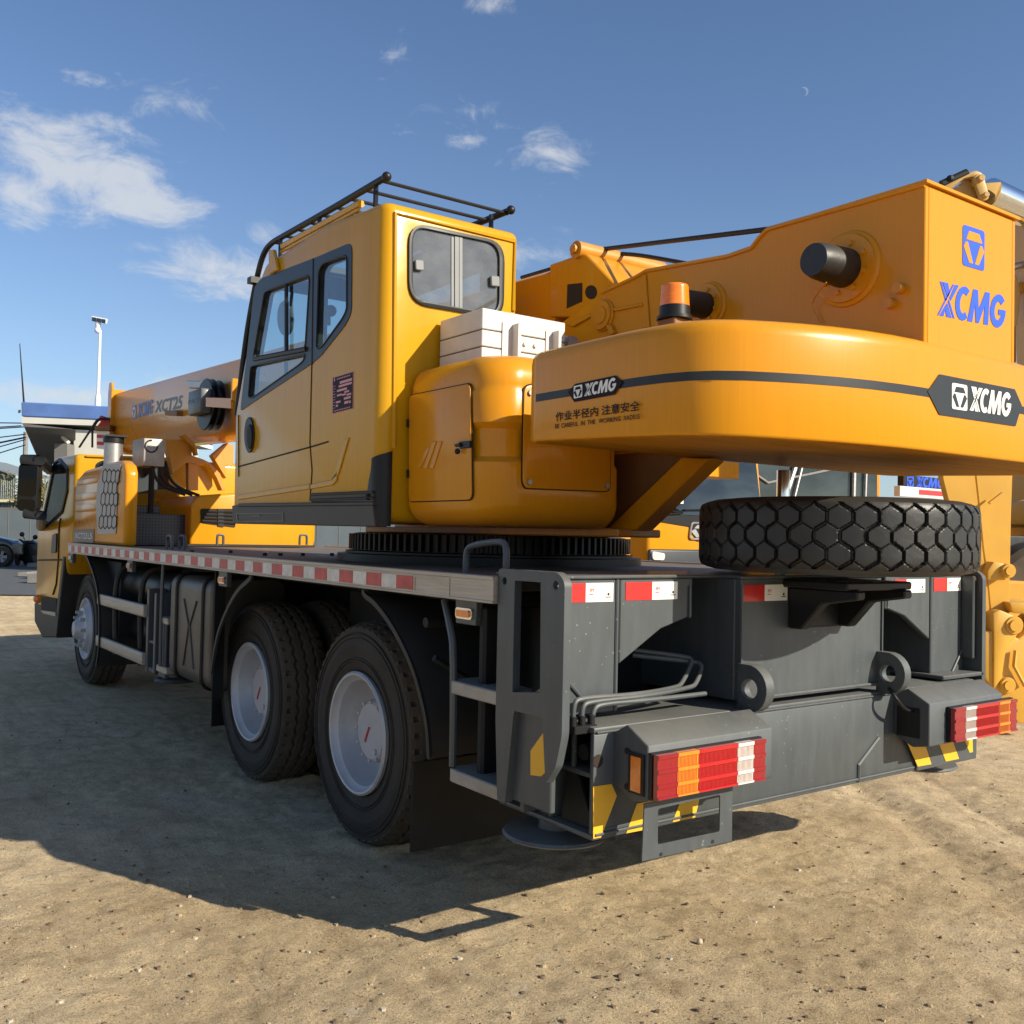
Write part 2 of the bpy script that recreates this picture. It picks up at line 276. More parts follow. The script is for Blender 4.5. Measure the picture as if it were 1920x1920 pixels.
# ------------------------------------------------------------------ mesh builder
class MB:
    def __init__(self): self.v = []; self.f = []; self.mi = []; self.cur = 0
    def add(self, vs, fs):
        o = len(self.v); self.v += [tuple(p) for p in vs]; self.f += [tuple(i+o for i in f) for f in fs]; self.mi += [self.cur]*len(fs); return self
    def box(self, x0, x1, y0, y1, z0, z1):
        vs = [(x, y, z) for x in (x0, x1) for y in (y0, y1) for z in (z0, z1)]
        return self.add(vs, [(0, 1, 3, 2), (4, 6, 7, 5), (0, 4, 5, 1), (2, 3, 7, 6), (0, 2, 6, 4), (1, 5, 7, 3)])
    def prism(self, pts, vec):
        n = len(pts); vec = V3(vec); a = [V3(p) for p in pts]; b = [p+vec for p in a]
        return self.add(a+b, [tuple(range(n)), tuple(range(2*n-1, n-1, -1))]+[(i, (i+1) % n, n+(i+1) % n, n+i) for i in range(n)])
    def holed(self, outer, holes, vec):
        vec = V3(vec); loops = [[V3(p) for p in outer]]+[[V3(p) for p in h] for h in holes]
        tri = tessellate_polygon(loops); flat = [p for l in loops for p in l]; n = len(flat)
        fs = [tuple(t) for t in tri]+[tuple(i+n for i in reversed(t)) for t in tri]; o = 0
        for l in loops:
            k = len(l); fs += [(o+i, o+(i+1) % k, n+o+(i+1) % k, n+o+i) for i in range(k)]; o += k
        return self.add(flat+[p+vec for p in flat], fs)
    def loft(self, loops, caps=True, closed=True):
        n = len(loops[0]); vs = [p for l in loops for p in l]; fs = []
        for j in range(len(loops)-1):
            for i in range(n if closed else n-1):
                fs.append((j*n+i, j*n+(i+1) % n, (j+1)*n+(i+1) % n, (j+1)*n+i))
        if caps: fs += [tuple(range(n)), tuple(range(len(vs)-1, len(vs)-n-1, -1))]
        return self.add(vs, fs)
    def tube(self, path, r, n=10, caps=True):
        P = [V3(p) for p in path]; loops = []; ref = None
        for i, p in enumerate(P):
            t = (P[min(i+1, len(P)-1)]-P[max(i-1, 0)]).normalized()
            if ref is None:
                ref = t.orthogonal().normalized()
            ref = (ref-t*ref.dot(t)).normalized(); s = t.cross(ref)
            rr = r[i] if isinstance(r, (list, tuple)) else r
            loops.append([p+ref*(rr*math.cos(a))+s*(rr*math.sin(a)) for a in (2*math.pi*k/n for k in range(n))])
        return self.loft(loops, caps)
    def cyl(self, p0, p1, r, r1=None, n=28): return self.tube([p0, p1], [r, r if r1 is None else r1], n)
    def lathe(self, prof, org, axis, n=48, caps=False):
        ax = V3(axis).normalized(); e = ax.orthogonal().normalized(); g = ax.cross(e); org = V3(org)
        loops = [[org+ax*h+(e*math.cos(a)+g*math.sin(a))*r for a in (2*math.pi*k/n for k in range(n))] for r, h in prof]
        return self.loft(loops, caps)
    def ball(self, c, r, n=14):
        return self.lathe([(max(1e-4, r*math.sin(math.pi*k/8)), -r*math.cos(math.pi*k/8)) for k in range(9)], c, (0, 0, 1), n, True)
    def pieces(self):
        up = list(range(len(self.v)))
        def find(a):
            while up[a] != a: up[a] = up[up[a]]; a = up[a]
            return a
        for f in self.f:
            for i in f[1:]: up[find(i)] = find(f[0])
        out = {}
        for f, m_ in zip(self.f, self.mi): out.setdefault(find(f[0]), []).append((f, m_))
        res = []
        for fs in out.values():
            ids = sorted({i for f, _ in fs for i in f}); k = {i: j for j, i in enumerate(ids)}; mb = MB()
            mb.v = [self.v[i] for i in ids]; mb.f = [tuple(k[i] for i in f) for f, _ in fs]; mb.mi = [m_ for _, m_ in fs]; res.append(mb)
        return res
    def each(self, name, mats, parent=None, *a, **kw):
        '''every loose piece becomes a part of its own'''
        return [p.build(name, mats, parent, *a, **kw) for p in self.pieces()]
    def build(self, name, mats, parent=None, bevel=0, seg=2, ang=32, smooth=True, recalc=True):
        if not isinstance(mats, (list, tuple)): mats = [mats]
        off = parent_loc(parent)
        me = bpy.data.meshes.new(name)
        me.from_pydata([(p[0]-off.x, p[1]-off.y, p[2]-off.z) for p in self.v], [], self.f)
        for m_ in mats: me.materials.append(m_)
        if len(mats) > 1: me.polygons.foreach_set('material_index', self.mi)
        finish(me, bevel, seg, ang, smooth, recalc)
        o = bpy.data.objects.new(name, me); COL.objects.link(o)
        if parent is not None: o.parent = parent
        return o
def finish(me, bevel, seg, ang, smooth, recalc=True):
    bm = bmesh.new(); bm.from_mesh(me)
    if recalc: bmesh.ops.recalc_face_normals(bm, faces=bm.faces)
    if bevel:
        ed = [e for e in bm.edges if len(e.link_faces) == 2 and e.calc_face_angle(0) > math.radians(28)]
        bmesh.ops.bevel(bm, geom=ed, offset=bevel, segments=seg, affect='EDGES', clamp_overlap=True, profile=.5)
    if smooth:
        for f in bm.faces: f.smooth = True
        for e in bm.edges: e.smooth = not (len(e.link_faces) == 2 and e.calc_face_angle(0) > math.radians(ang))
    bm.to_mesh(me); bm.free()
def parent_loc(p):
    o = V3((0, 0, 0))
    while p is not None: o = o+p.location; p = p.parent
    return o
def thing(name, label, cat, loc=(0, 0, 0), group=None):
    o = bpy.data.objects.new(name, None); COL.objects.link(o); o.location = loc; o.empty_display_size = .2
    return tag(o, label, cat, group)
def tag(o, label, cat, group=None):
    o['label'] = label; o['category'] = cat
    if group: o['group'] = group
    return o
def struct(o): o['kind'] = 'structure'; return o
def rounded(pts, r, seg=4):
    """round the corners of a closed 3-D polygon"""
    P = [V3(p) for p in pts]; n = len(P); out = []
    for i in range(n):
        rr = r[i] if isinstance(r, (list, tuple)) else r
        a, b, c = P[i-1], P[i], P[(i+1) % n]; da = a-b; dc = c-b
        k = min(rr, da.length*.45, dc.length*.45); p0 = b+da.normalized()*k; p1 = b+dc.normalized()*k
        for s in range(seg+1):
            t = s/seg; out.append(p0*(1-t)**2+b*2*t*(1-t)+p1*t*t)
    return out
def grow(pts, d):
    P = [V3(p) for p in pts]; c = sum(P, V3())/len(P); return [c+(p-c)*(1+d/(p-c).length) for p in P]
def smooth_path(pts, it=2):
    P = [V3(p) for p in pts]
    for _ in range(it):
        Q = [P[0]]
        for a, b in zip(P, P[1:]): Q += [a*.75+b*.25, a*.25+b*.75]
        P = Q+[P[-1]]
    return P
def boolean(obj, cutters):
    for c in cutters:
        md = obj.modifiers.new('cut', 'BOOLEAN'); md.operation = 'DIFFERENCE'; md.solver = 'EXACT'; md.material_mode = 'TRANSFER'; md.object = c
    dg = bpy.context.evaluated_depsgraph_get(); dg.update()
    me = bpy.data.meshes.new_from_object(obj.evaluated_get(dg)); obj.modifiers.clear(); obj.data = me
    for c in cutters: bpy.data.objects.remove(c)
    finish(me, 0, 1, 32, True, False)
def xz(y, *pts): return [V3((x, y, z)) for x, z in pts]
def yz(x, *pts): return [V3((x, y, z)) for y, z in pts]

# lettering -----------------------------------------------------------
def arc(cx, cy, rx, ry, a0, a1, n=14): return [(cx+rx*math.cos(math.radians(a0+(a1-a0)*i/n)), cy+ry*math.sin(math.radians(a0+(a1-a0)*i/n))) for i in range(n+1)]
def wordmark():
    """heavy four letter word X C M G as flat polygons, height 1"""
    out = []
    out.append([(.00, 1), (.09, 1), (.40, .52), (.34, .46)])
    out.append([(.13, 1), (.40, 1), (.50, .74), (.43, .56)])
    out.append([(.62, 1), (.70, 1), (.09, 0), (.02, 0)][::1])
    out.append([(.74, 1), (.92, 1), (.60, .50), (.52, .58)])
    out.append([(.50, .54), (.86, 0), (.78, 0), (.46, .46)])
    out.append([(.43, .42), (.72, 0), (.46, 0), (.36, .22)])
    out.append([(.13, 0), (.32, 0), (.40, .38)])
    def band(cx, a0, a1, rx=.40, ry=.52, t=.22):
        return arc(cx, .5, rx, ry, a0, a1)+arc(cx, .5, rx-t, ry-t, a1, a0)
    out.append(band(1.22, 52, 308))
    x = 1.48
    out.append([(x, 0), (x+.16, 1), (x+.40, 1), (x+.52, .42), (x+.78, 1), (x+1.02, 1), (x+1.06, 0), (x+.82, 0), (x+.80, .56), (x+.58, .0), (x+.42, 0), (x+.30, .56), (x+.25, 0)])
    cx = 3.00
    out.append(arc(cx, .5, .42, .53, 42, 350)+[(cx+.41, .56), (cx+.02, .56), (cx+.02, .38), (cx+.2, .38)]+arc(cx, .5, .19, .29, 320, 42))
    return out, 3.42
def emblem_pieces():
    return [[(.26, .88), (.74, .88), (.88, .66), (.14, .66)], [(.13, .60), (.03, .47), (.28, .10), (.46, .10), (.22, .60)], [(.87, .60), (.97, .47), (.72, .10), (.54, .10), (.78, .60)]]
def font_polys(body, bold=0.0):
    c = bpy.data.curves.new('lettering', 'FONT'); c.body = body; c.size = 1; c.offset = bold; c.resolution_u = 3; c.fill_mode = 'FRONT'
    o = bpy.data.objects.new('lettering', c); COL.objects.link(o)
    dg = bpy.context.evaluated_depsgraph_get(); me = bpy.data.meshes.new_from_object(o.evaluated_get(dg))
    vs = [v.co.copy() for v in me.vertices]; fs = [tuple(p.vertices) for p in me.polygons]
    bpy.data.objects.remove(o); bpy.data.curves.remove(c); bpy.data.meshes.remove(me)
    x0 = min(v.x for v in vs); x1 = max(v.x for v in vs); y0 = min(v.y for v in vs); y1 = max(v.y for v in vs)
    return [((v.x-x0)/(x1-x0), (v.y-y0)/(y1-y0)) for v in vs], fs
def flat_text(mb, body, bl, br, tl, lift=(0, 0, 0), bold=0.0):
    vs, fs = font_polys(body, bold); bl, br, tl, lift = V3(bl), V3(br), V3(tl), V3(lift)
    mb.add([bl+(br-bl)*x+(tl-bl)*y+lift for x, y in vs], fs)
def flat_polys(mb, polys, w, bl, br, tl, lift=(0, 0, 0)):
    bl, br, tl, lift = V3(bl), V3(br), V3(tl), V3(lift)
    for p in polys:
        P = [bl+(br-bl)*(x/w)+(tl-bl)*y+lift for x, y in p]
        tri = tessellate_polygon([P]); mb.add(P, [tuple(t) for t in tri])
def brand_word(mb, bl, br, tl, lift=(0, 0, 0)):
    p, w = wordmark(); flat_polys(mb, p, w, bl, br, tl, lift)
def square_emblem(mb, bl, br, tl, lift, base, ink):
    lift = V3(lift); bl, br, tl = V3(bl), V3(br), V3(tl); tr = br+tl-bl
    mb.cur = base; P = rounded([bl+lift, br+lift, tr+lift, tl+lift], (br-bl).length*.1); mb.add(P, [tuple(range(len(P)))])
    mb.cur = ink; flat_polys(mb, emblem_pieces(), 1, bl, br, tl, lift*1.8)

# ------------------------------------------------------------------ ground
def ground_mat():
    m = bpy.data.materials.new('sandy_ground'); m.use_nodes = True; nt = m.node_tree; N, L = nt.nodes, nt.links
    b = N['Principled BSDF']; b.inputs['Roughness'].default_value = .95; b.inputs['Specular IOR Level'].default_value = .15
    tc = N.new('ShaderNodeTexCoord')
    def noise(s, d=8, r=.6, st=(1, 1, 1), dist=0):
        mp = N.new('ShaderNodeMapping'); mp.inputs['Scale'].default_value = st; L.new(tc.outputs['Object'], mp.inputs[0])
        n = N.new('ShaderNodeTexNoise'); n.inputs['Scale'].default_value = s; n.inputs['Detail'].default_value = d; n.inputs['Roughness'].default_value = r; n.inputs['Distortion'].default_value = dist
        L.new(mp.outputs[0], n.inputs[0]); return n.outputs[0]
    def ramp(src, stops):
        r = N.new('ShaderNodeValToRGB'); L.new(src, r.inputs[0])
        while len(r.color_ramp.elements) < len(stops): r.color_ramp.elements.new(.5)
        for e, (p, c) in zip(r.color_ramp.elements, stops): e.position = p; e.color = (*c, 1)
        return r.outputs[0]
    def mix(f, a, c, bt='MIX'):
        k = N.new('ShaderNodeMix'); k.data_type = 'RGBA'; k.blend_type = bt
        for i, s in ((0, f), (6, a), (7, c)):
            if isinstance(s, (int, float)): k.inputs[i].default_value = s
            elif isinstance(s, tuple): k.inputs[i].default_value = (*s, 1)
            else: L.new(s, k.inputs[i])
        return k.outputs[2]
    big = ramp(noise(.8, 6, .6, dist=.4), [(.28, (.60, .445, .26)), (.50, (.79, .615, .385)), (.74, (.91, .74, .505))])
    mid = ramp(noise(6, 9, .72), [(.30, (.66, .62, .58)), (.5, (1, 1, 1)), (.72, (1.18, 1.15, 1.10))])
    fine = ramp(noise(85, 4, .85), [(.33, (.46, .42, .38)), (.45, (.93, .92, .91)), (.60, (1.06, 1.06, 1.05)), (.72, (1.28, 1.26, 1.2))])
    grit = ramp(noise(210, 2, .8), [(.32, (.45, .42, .38)), (.46, (1, 1, 1)), (.70, (1.2, 1.2, 1.18))])
    track = N.new('ShaderNodeMapping'); track.inputs['Rotation'].default_value = (0, 0, math.radians(-52)); track.inputs['Scale'].default_value = (9, .9, 1); L.new(tc.outputs['Object'], track.inputs[0])
    tn = N.new('ShaderNodeTexNoise'); tn.inputs['Scale'].default_value = 1; tn.inputs['Detail'].default_value = 7; tn.inputs['Roughness'].default_value = .65; L.new(track.outputs[0], tn.inputs[0])
    trk = ramp(tn.outputs[0], [(.33, (.78, .74, .70)), (.5, (1, 1, 1)), (.7, (1.12, 1.11, 1.08))])
    c = mix(1.0, big, mid, 'MULTIPLY'); c = mix(1.0, c, fine, 'MULTIPLY'); c = mix(1.0, c, grit, 'MULTIPLY'); c = mix(.55, c, trk, 'MULTIPLY')
    damp = ramp(noise(1.1, 8, .72, (1, 1, 1), .8), [(.54, (0, 0, 0)), (.72, (1, 1, 1))])
    c = mix(mix(1, damp, (.40, .40, .40), 'MULTIPLY'), c, (.40, .28, .165))
    crumb = ramp(noise(55, 7, .8, (1, 1, 1), .6), [(.28, (1, 1, 1)), (.37, (0, 0, 0))])
    c = mix(mix(1, crumb, (.8, .8, .8), 'MULTIPLY'), c, (.13, .085, .05))
    chalk = ramp(noise(8, 10, .78, (1, .5, 1), .5), [(.60, (0, 0, 0)), (.70, (1, 1, 1))])
    c = mix(mix(1, chalk, (.6, .6, .6), 'MULTIPLY'), c, (.84, .76, .60))
    L.new(c, b.inputs['Base Color'])
    ad = N.new('ShaderNodeMath'); ad.operation = 'MULTIPLY_ADD'; L.new(noise(30, 9, .8), ad.inputs[0]); ad.inputs[1].default_value = .8
    L.new(noise(130, 5, .85), ad.inputs[2])
    bp = N.new('ShaderNodeBump'); bp.inputs['Strength'].default_value = 1.0; bp.inputs['Distance'].default_value = .016; L.new(ad.outputs[0], bp.inputs['Height'])
    L.new(bp.outputs[0], b.inputs['Normal']); return m
gm = ground_mat()
def vnoise(x, y, seed):
    """value noise on a lattice"""
    rs = np.random.RandomState(seed); T = rs.rand(64, 64); xi = np.floor(x).astype(int); yi = np.floor(y).astype(int)
    fx = x-xi; fy = y-yi; fx = fx*fx*(3-2*fx); fy = fy*fy*(3-2*fy)
    g = lambda a, c: T[a % 64, c % 64]
    return (g(xi, yi)*(1-fx)+g(xi+1, yi)*fx)*(1-fy)+(g(xi, yi+1)*(1-fx)+g(xi+1, yi+1)*fx)*fy-.5
def relief(x, y):
    h = .030*vnoise(x*.9, y*.9, 1)+.010*vnoise(x*2.7, y*2.7, 2)+.008*vnoise(x*7, y*7, 3)+.008*vnoise(x*17, y*17, 4)+.007*vnoise(x*37, y*37, 5)
    d = (x+3.2)*.80-(y+4)*.60                        # old wheel ruts running across the near corner
    for wx in (-.947, -.617):
        for wy in (0.0, 1.35, 5.42):
            q = np.hypot(np.maximum(np.abs(x-wx)-.13, 0), np.maximum(np.abs(y-wy)-.13, 0)); h = h+.016*np.exp(-((q-.05)/.045)**2)*(1+1.2*vnoise(x*14, y*14, 8))
    e = np.abs(((x+1.9)*.96+(y-1)*.28)); h = h-.010*np.exp(-((e-.0)/.11)**2)*(.6+vnoise(x*9, y*9, 9))
    h -= .022*np.exp(-((d-2.05)/.10)**2)+.018*np.exp(-((d-3.1)/.13)**2)+.012*np.exp(-((d-2.55)/.05)**2)-.010*np.exp(-((d-2.25)/.07)**2)
    return h
def axis_grid(lo, hi, fine_lo, fine_hi, step):
    a = list(np.arange(fine_lo, fine_hi+1e-6, step)); s = step
    b = []; p = fine_lo
    while p > lo: s *= 1.25; p -= s; b.append(max(p, lo))
    s = step; p = a[-1]; c = []
    while p < hi: s *= 1.25; p += s; c.append(min(p, hi))
    return np.array(b[::-1]+a+c)
gx = axis_grid(-900, 900, -4.6, 2.6, .016); gy = axis_grid(-900, 900, -3.4, 3.4, .016)
GX, GY = np.meshgrid(gx, gy, indexing='ij')
fall = np.clip(1-(np.hypot(GX+1, GY-1)-9)/10, 0, 1)
GZ = relief(GX, GY)*fall - .006
nx, ny = GX.shape
me = bpy.data.meshes.new('ground'); me.vertices.add(nx*ny)
me.vertices.foreach_set('co', np.stack([GX, GY, GZ], -1).reshape(-1).astype(np.float32))
ii = (np.arange(nx-1)[:, None]*ny+np.arange(ny-1)[None, :]).ravel()
quads = np.stack([ii, ii+ny, ii+ny+1, ii+1], 1).astype(np.int32)
me.loops.add(quads.size); me.loops.foreach_set('vertex_index', quads.ravel())
me.polygons.add(len(quads)); me.polygons.foreach_set('loop_start', np.arange(0, quads.size, 4, dtype=np.int32))
me.polygons.foreach_set('use_smooth', np.ones(len(quads), bool))
me.update(); me.validate(); me.materials.append(gm)
go = struct(bpy.data.objects.new('ground', me)); COL.objects.link(go)

def pebble_field():
    mb = MB()
    for i in range(3200):
        t = random.random()
        px = random.uniform(-60, 1980); py = 1120+(1930-1120)*(t**.75)
        p = PZ('0', px, py, 0)
        if -1.1 < p.x < 1.2 and p.y > -.9: continue
        s = random.choice([.002, .0022, .0025, .003, .003, .0035, .004, .005, .009])*random.uniform(.7, 1.3)
        z = float(relief(np.array([p.x]), np.array([p.y]))[0])-.006
        k = 6; R = [s*random.uniform(.7, 1.25) for _ in range(k)]; a0 = random.random()*6
        l0 = [(p.x+R[j]*math.cos(a0+j*6.283/k), p.y+R[j]*math.sin(a0+j*6.283/k), z-.002) for j in range(k)]
        l1 = [(p.x+R[j]*.75*math.cos(a0+j*6.283/k), p.y+R[j]*.75*math.sin(a0+j*6.283/k), z+s*random.uniform(.45, .8)) for j in range(k)]
        mb.loft([l0, l1]); 
    mb.mi = []
    for i in range(len(mb.f)//8): mb.mi += [random.choice([0, 0, 1, 1, 1, 1, 0, 1, 2])]*8
    o = mb.build('gravel', [mat('clod', (.33, .25, .15), .95, var=.2), mat('dark_clod', (.16, .105, .06), .95, var=.2), mat('chalk_stone', (.42, .36, .27), .9, var=.1)], None, smooth=False)
    o['kind'] = 'stuff'; o['label'] = 'loose clods and small stones lying on the sandy yard'
pebble_field()

# =================================================================== THE MOBILE CRANE
crane = thing('mobile_crane', 'big yellow truck crane with grey rear frame, parked in the middle of the sandy yard', 'mobile crane')
ZD = 1.283                                         # deck height

# ---- wheels
def tyre_mesh(name, R, W, kind, m):
    nt_, ns = (900, 72) if kind == 'hex' else (480, 60)
    th = np.linspace(0, 2*np.pi, nt_, endpoint=False); tw = np.linspace(-.5, .5, ns)
    TH, T = np.meshgrid(th, tw, indexing='ij'); w = T*W*.86; s = TH*R
    rad = R-(.020*(2*np.abs(T))**3.0 if kind != 'hex' else .010*(2*np.abs(T))**8.0)
    tri = lambda u: 2*np.abs(2*(u-np.floor(u+.5)))-1
    if kind == 'hex':
        n = 38; L_ = 2*np.pi*R/n; rows = 3.6; hgt = W*.86/rows
        r0 = np.floor(w/hgt+100.5)-100
        best = np.full(TH.shape, 9.); cand = []
        for dr in (-1, 0, 1):
            rr = r0+dr; shift = np.where(np.mod(rr, 2) == 0, 0., .5)
            for dc in (-1, 0, 1):
                cc = np.round(s/L_-shift)+dc+shift
                dx = (s-cc*L_); dy = (w-rr*hgt)
                d = np.hypot(dx*1.0, dy*1.02)
                cand.append((d, rr, cc))
        D_ = np.stack([c_[0] for c_ in cand]); R_ = np.stack([c_[1] for c_ in cand]); C_ = np.stack([c_[2] for c_ in cand])
        o_ = np.argsort(D_, axis=0)[:2]; tk_ = lambda A_, k: np.take_along_axis(A_, o_[k:k+1], 0)[0]
        best = tk_(D_, 0); sec = tk_(D_, 1); dr_ = tk_(R_, 1)-tk_(R_, 0); dc_ = tk_(C_, 1)-tk_(C_, 0)
        lowrow = np.minimum(tk_(R_, 0), tk_(R_, 1)); slope = dc_*np.sign(dr_); wide = (dr_ == 0) | ((slope > 0) == (np.mod(lowrow, 2) == 0))
        gap = sec-best; lim = np.where(wide, .0095, .0012); ang_ = np.clip((gap-lim)/.0025, 0, 1); dep = np.where(wide, .017, .010)*(1-ang_)
    else:
        n = 46; a = W*.026; dep = np.zeros(TH.shape)
        for k, c in enumerate((-.21, 0, .21)):
            d = np.abs(w-c*W-a*tri(TH*n/(2*np.pi)+.5*k)); dep = np.maximum(dep, .016*np.clip((.0082-d)/.003, 0, 1))
        edge = np.abs(w) > W*.335; ph = TH*n/(2*np.pi); fr = ph-np.floor(ph)
        dep = np.maximum(dep, np.where(edge, .015*np.clip((.15-np.abs(fr-.5))/.04, 0, 1), 0))
    rad = rad-dep
    X_ = w; Yc = rad*np.cos(TH); Zc = rad*np.sin(TH)
    vs = np.stack([X_, Yc, Zc], -1).reshape(-1, 3).tolist()
    fs = []
    for i in range(nt_):
        j = (i+1) % nt_
        for k in range(ns-1): fs.append((i*ns+k, i*ns+k+1, j*ns+k+1, j*ns+k))
    mb = MB(); mb.add(vs, fs)
    e = W*.43
    prof = [(R-(.020 if kind != 'hex' else .010), e), (R-.030, e+W*.035), (R-.045, e+W*.05), (R-.048, e+W*.048), (R-.055, e+W*.062), (R*.80, e+W*.075), (R*.785, e+W*.082), (R*.77, e+W*.076), (R*.70, e+W*.07), (R*.62, e+W*.055), (R*.57, e+W*.035), (R*.535, e+W*.0), (R*.515, e-W*.08)]
    mb.lathe(prof, (0, 0, 0), (1, 0, 0), 120); mb.lathe([(r, -h) for r, h in prof], (0, 0, 0), (1, 0, 0), 120)
    if kind != 'hex':
        for k in range(46):
            for sg_ in (-1, 1):
                a0 = (k-.30)*2*np.pi/46; a1 = (k+.30)*2*np.pi/46; P = []
                for a_, r_, x_ in ((a0, R-.016, e-.004), (a1, R-.016, e-.004), (a1, R-.026, e+W*.045), (a0, R-.026, e+W*.045)): P.append((sg_*x_, r_*math.cos(a_), r_*math.sin(a_)))
                Q = [(sg_*(abs(p[0])-.004), p[1]*.955, p[2]*.955) for p in P]
                mb.loft([P, Q])
        for rq in (.90, .86, .68, .655): mb.lathe([(R*rq, e+W*.060), (R*(rq-.004), e+W*.083), (R*(rq-.012), e+W*.083), (R*(rq-.016), e+W*.06)], (0, 0, 0), (1, 0, 0), 120); mb.lathe([(R*rq, -e-W*.060), (R*(rq-.004), -e-W*.083), (R*(rq-.012), -e-W*.083), (R*(rq-.016), -e-W*.06)], (0, 0, 0), (1, 0, 0), 120)
    me = bpy.data.meshes.new(name); me.from_pydata(mb.v, [], mb.f); me.materials.append(m); finish(me, 0, 1, 50, True)
    return me
TR, TWD = .512, .275
tyre_me = tyre_mesh('tyre', TR, TWD, 'zigzag', rub)
def mk(name, me, parent, loc=(0, 0, 0)):
    o = bpy.data.objects.new(name, me); COL.objects.link(o); o.parent = parent; o.location = loc; return o
RR = TR*.515
def rim_dish():
    mb = MB(); e = -TWD*.5                        # outer face towards -x
    mb.lathe([(RR+.016, e+.012), (RR+.018, e-.004), (RR+.010, e-.012), (RR, e-.010), (RR-.006, e+.008), (RR-.022, e+.022), (RR-.03, e+.05), (RR-.045, e+.11), (RR-.075, e+.15), (.165, e+.165), (.135, e+.165)], (0, 0, 0), (1, 0, 0), 72)
    return mb
def hub_cover():
    mb = MB(); e = -TWD*.5; mb.cur = 0
    mb.lathe([(.165, e+.17), (.150, e+.12), (.142, e+.085), (.134, e+.073), (.126, e+.067), (.0, e+.065)], (0, 0, 0), (1, 0, 0), 48)
    for k in range(12):
        a = k*math.pi/6; c = V3((e+.073, .135*math.cos(a), .135*math.sin(a))); mb.cyl(c, c-V3((.012, 0, 0)), .008, n=8)
    mb.cyl((e+.067, -.055, -.085), (e+.057, -.055, -.085), .015, n=12)
    mb.cur = 1; mb.prism([(e+.064, -.004, .02), (e+.064, .010, .02), (e+.064, .048, -.050), (e+.064, .040, -.057)], (-.003, 0, 0))
    return mb
def front_dish():
    mb = MB(); e = -TWD*.5
    mb.lathe([(RR+.016, e+.012), (RR+.018, e-.004), (RR+.010, e-.012), (RR, e-.010), (RR-.01, e+.004), (RR-.03, e+.018), (RR-.045, e+.01), (.19, e-.035), (.150, e-.045), (.145, e-.03)], (0, 0, 0), (1, 0, 0), 72)
    return mb
def front_hub():
    mb = MB(); e = -TWD*.5
    mb.lathe([(.15, e-.02), (.11, e-.05), (.085, e-.085), (.065, e-.105), (.0, e-.108)], (0, 0, 0), (1, 0, 0), 36)
    for k in range(10):
        a = k*math.pi/5; c = V3((e-.03, .155*math.cos(a), .155*math.sin(a))); mb.cyl(c, c-V3((.05, 0, 0)), .013, n=8)
        mb.cyl(c, c-V3((.02, 0, 0)), .021, n=6)
    return mb
dish_me = rim_dish().build('wheel', rimm).data; hub_me = hub_cover().build('hub_cover', [rimh, redr]).data
fd_me = front_dish().build('wheel', rimm).data; fh_me = front_hub().build('hub', rimm).data
for o in [o for o in COL.objects if o.name.split('.')[0] in ('wheel', 'hub_cover', 'hub')]: bpy.data.objects.remove(o)
WY = [0.0, 1.35, 5.42]; WX = -1.085+TWD*.5
for side in (-1, 1):
    for i, wy in enumerate(WY):
        w = mk('wheel', fd_me if i == 2 else dish_me, crane, (side*abs(WX), wy, .503))
        if side > 0: w.rotation_euler = (0, 0, math.pi)
        mk('tyre', tyre_me, w).rotation_euler = (random.random()*6, 0, 0)
        mk('hub', fh_me if i == 2 else hub_me, w)
        if i < 2:
            w2 = mk('inner_wheel', dish_me, crane, (side*(abs(WX)-.33), wy, .503)); w2.rotation_euler = (0, 0, 0 if side > 0 else math.pi)
            mk('tyre', tyre_me, w2).rotation_euler = (random.random()*6, 0, 0)
# ---- chassis, axles
mb = MB()
mb.box(-.42, -.30, -1.2, 7.0, .70, 1.22); mb.box(.30, .42, -1.2, 7.0, .70, 1.22); mb.box(-.30, .30, -1.2, 6.9, .78, .84); mb.box(-.30, .30, -1.2, 6.9, 1.16, 1.21)
mb.box(-1.15, 1.15, -1.22, 5.3, 1.17, 1.225)
for wy in WY: mb.cyl((-.8, wy, .503), (.8, wy, .503), .09); mb.ball((0, wy, .5), .2)
mb.box(-.62, -.42, .3, 1.05, .55, 1.1); mb.box(-.75, -.42, 2.6, 5.1, .5, 1.1); mb.box(.42, .9, 2.0, 5.1, .5, 1.1); mb.box(-.9, .9, -1.15, -.9, .6, 1.15)
mb.box(-.86, -.42, 1.9, 3.4, .46, 1.15); mb.box(-1.2, 1.2, -1.19, -1.15, .50, 1.17)  # last box: wall widened to block sun leaking through the outrigger box
mb.build('chassis_frame', gry2, crane, .01, 1)
# ---- deck
mb = MB(); mb.box(-1.243, 1.243, -1.335, 5.36, 1.232, ZD-.006)
dk = mb.build('deck_plate', deckm, crane, .003, 1)
mb = MB()
for s in (-1, 1):
    x0, x1 = sorted((s*1.268, s*1.245)); mb.box(x0, x1, -1.335, 5.37, 1.197, ZD)
    x0, x1 = sorted((s*1.272, s*1.235)); mb.box(x0, x1, -1.336, 5.372, ZD-.012, ZD+.003); mb.box(x0, x1, -1.336, 5.372, 1.192, 1.202)
mb.each('deck_edge_rail', alu, crane, .002, 1)
mb = MB()
y = -1.05; k = 0
while y < 5.2:
    L_ = .128; x = -1.2695
    mb.cur = 0; mb.box(x-.0008, x+.001, y+.0, y+L_, 1.209, 1.262) if k else None
    mb.cur = 1; mb.box(x-.0008, x+.001, y+L_+.002, y+.252, 1.209, 1.262) if k else None
    y += .256; k += 1
mb.build('reflective_tape', [redf, whtf], crane, smooth=False)
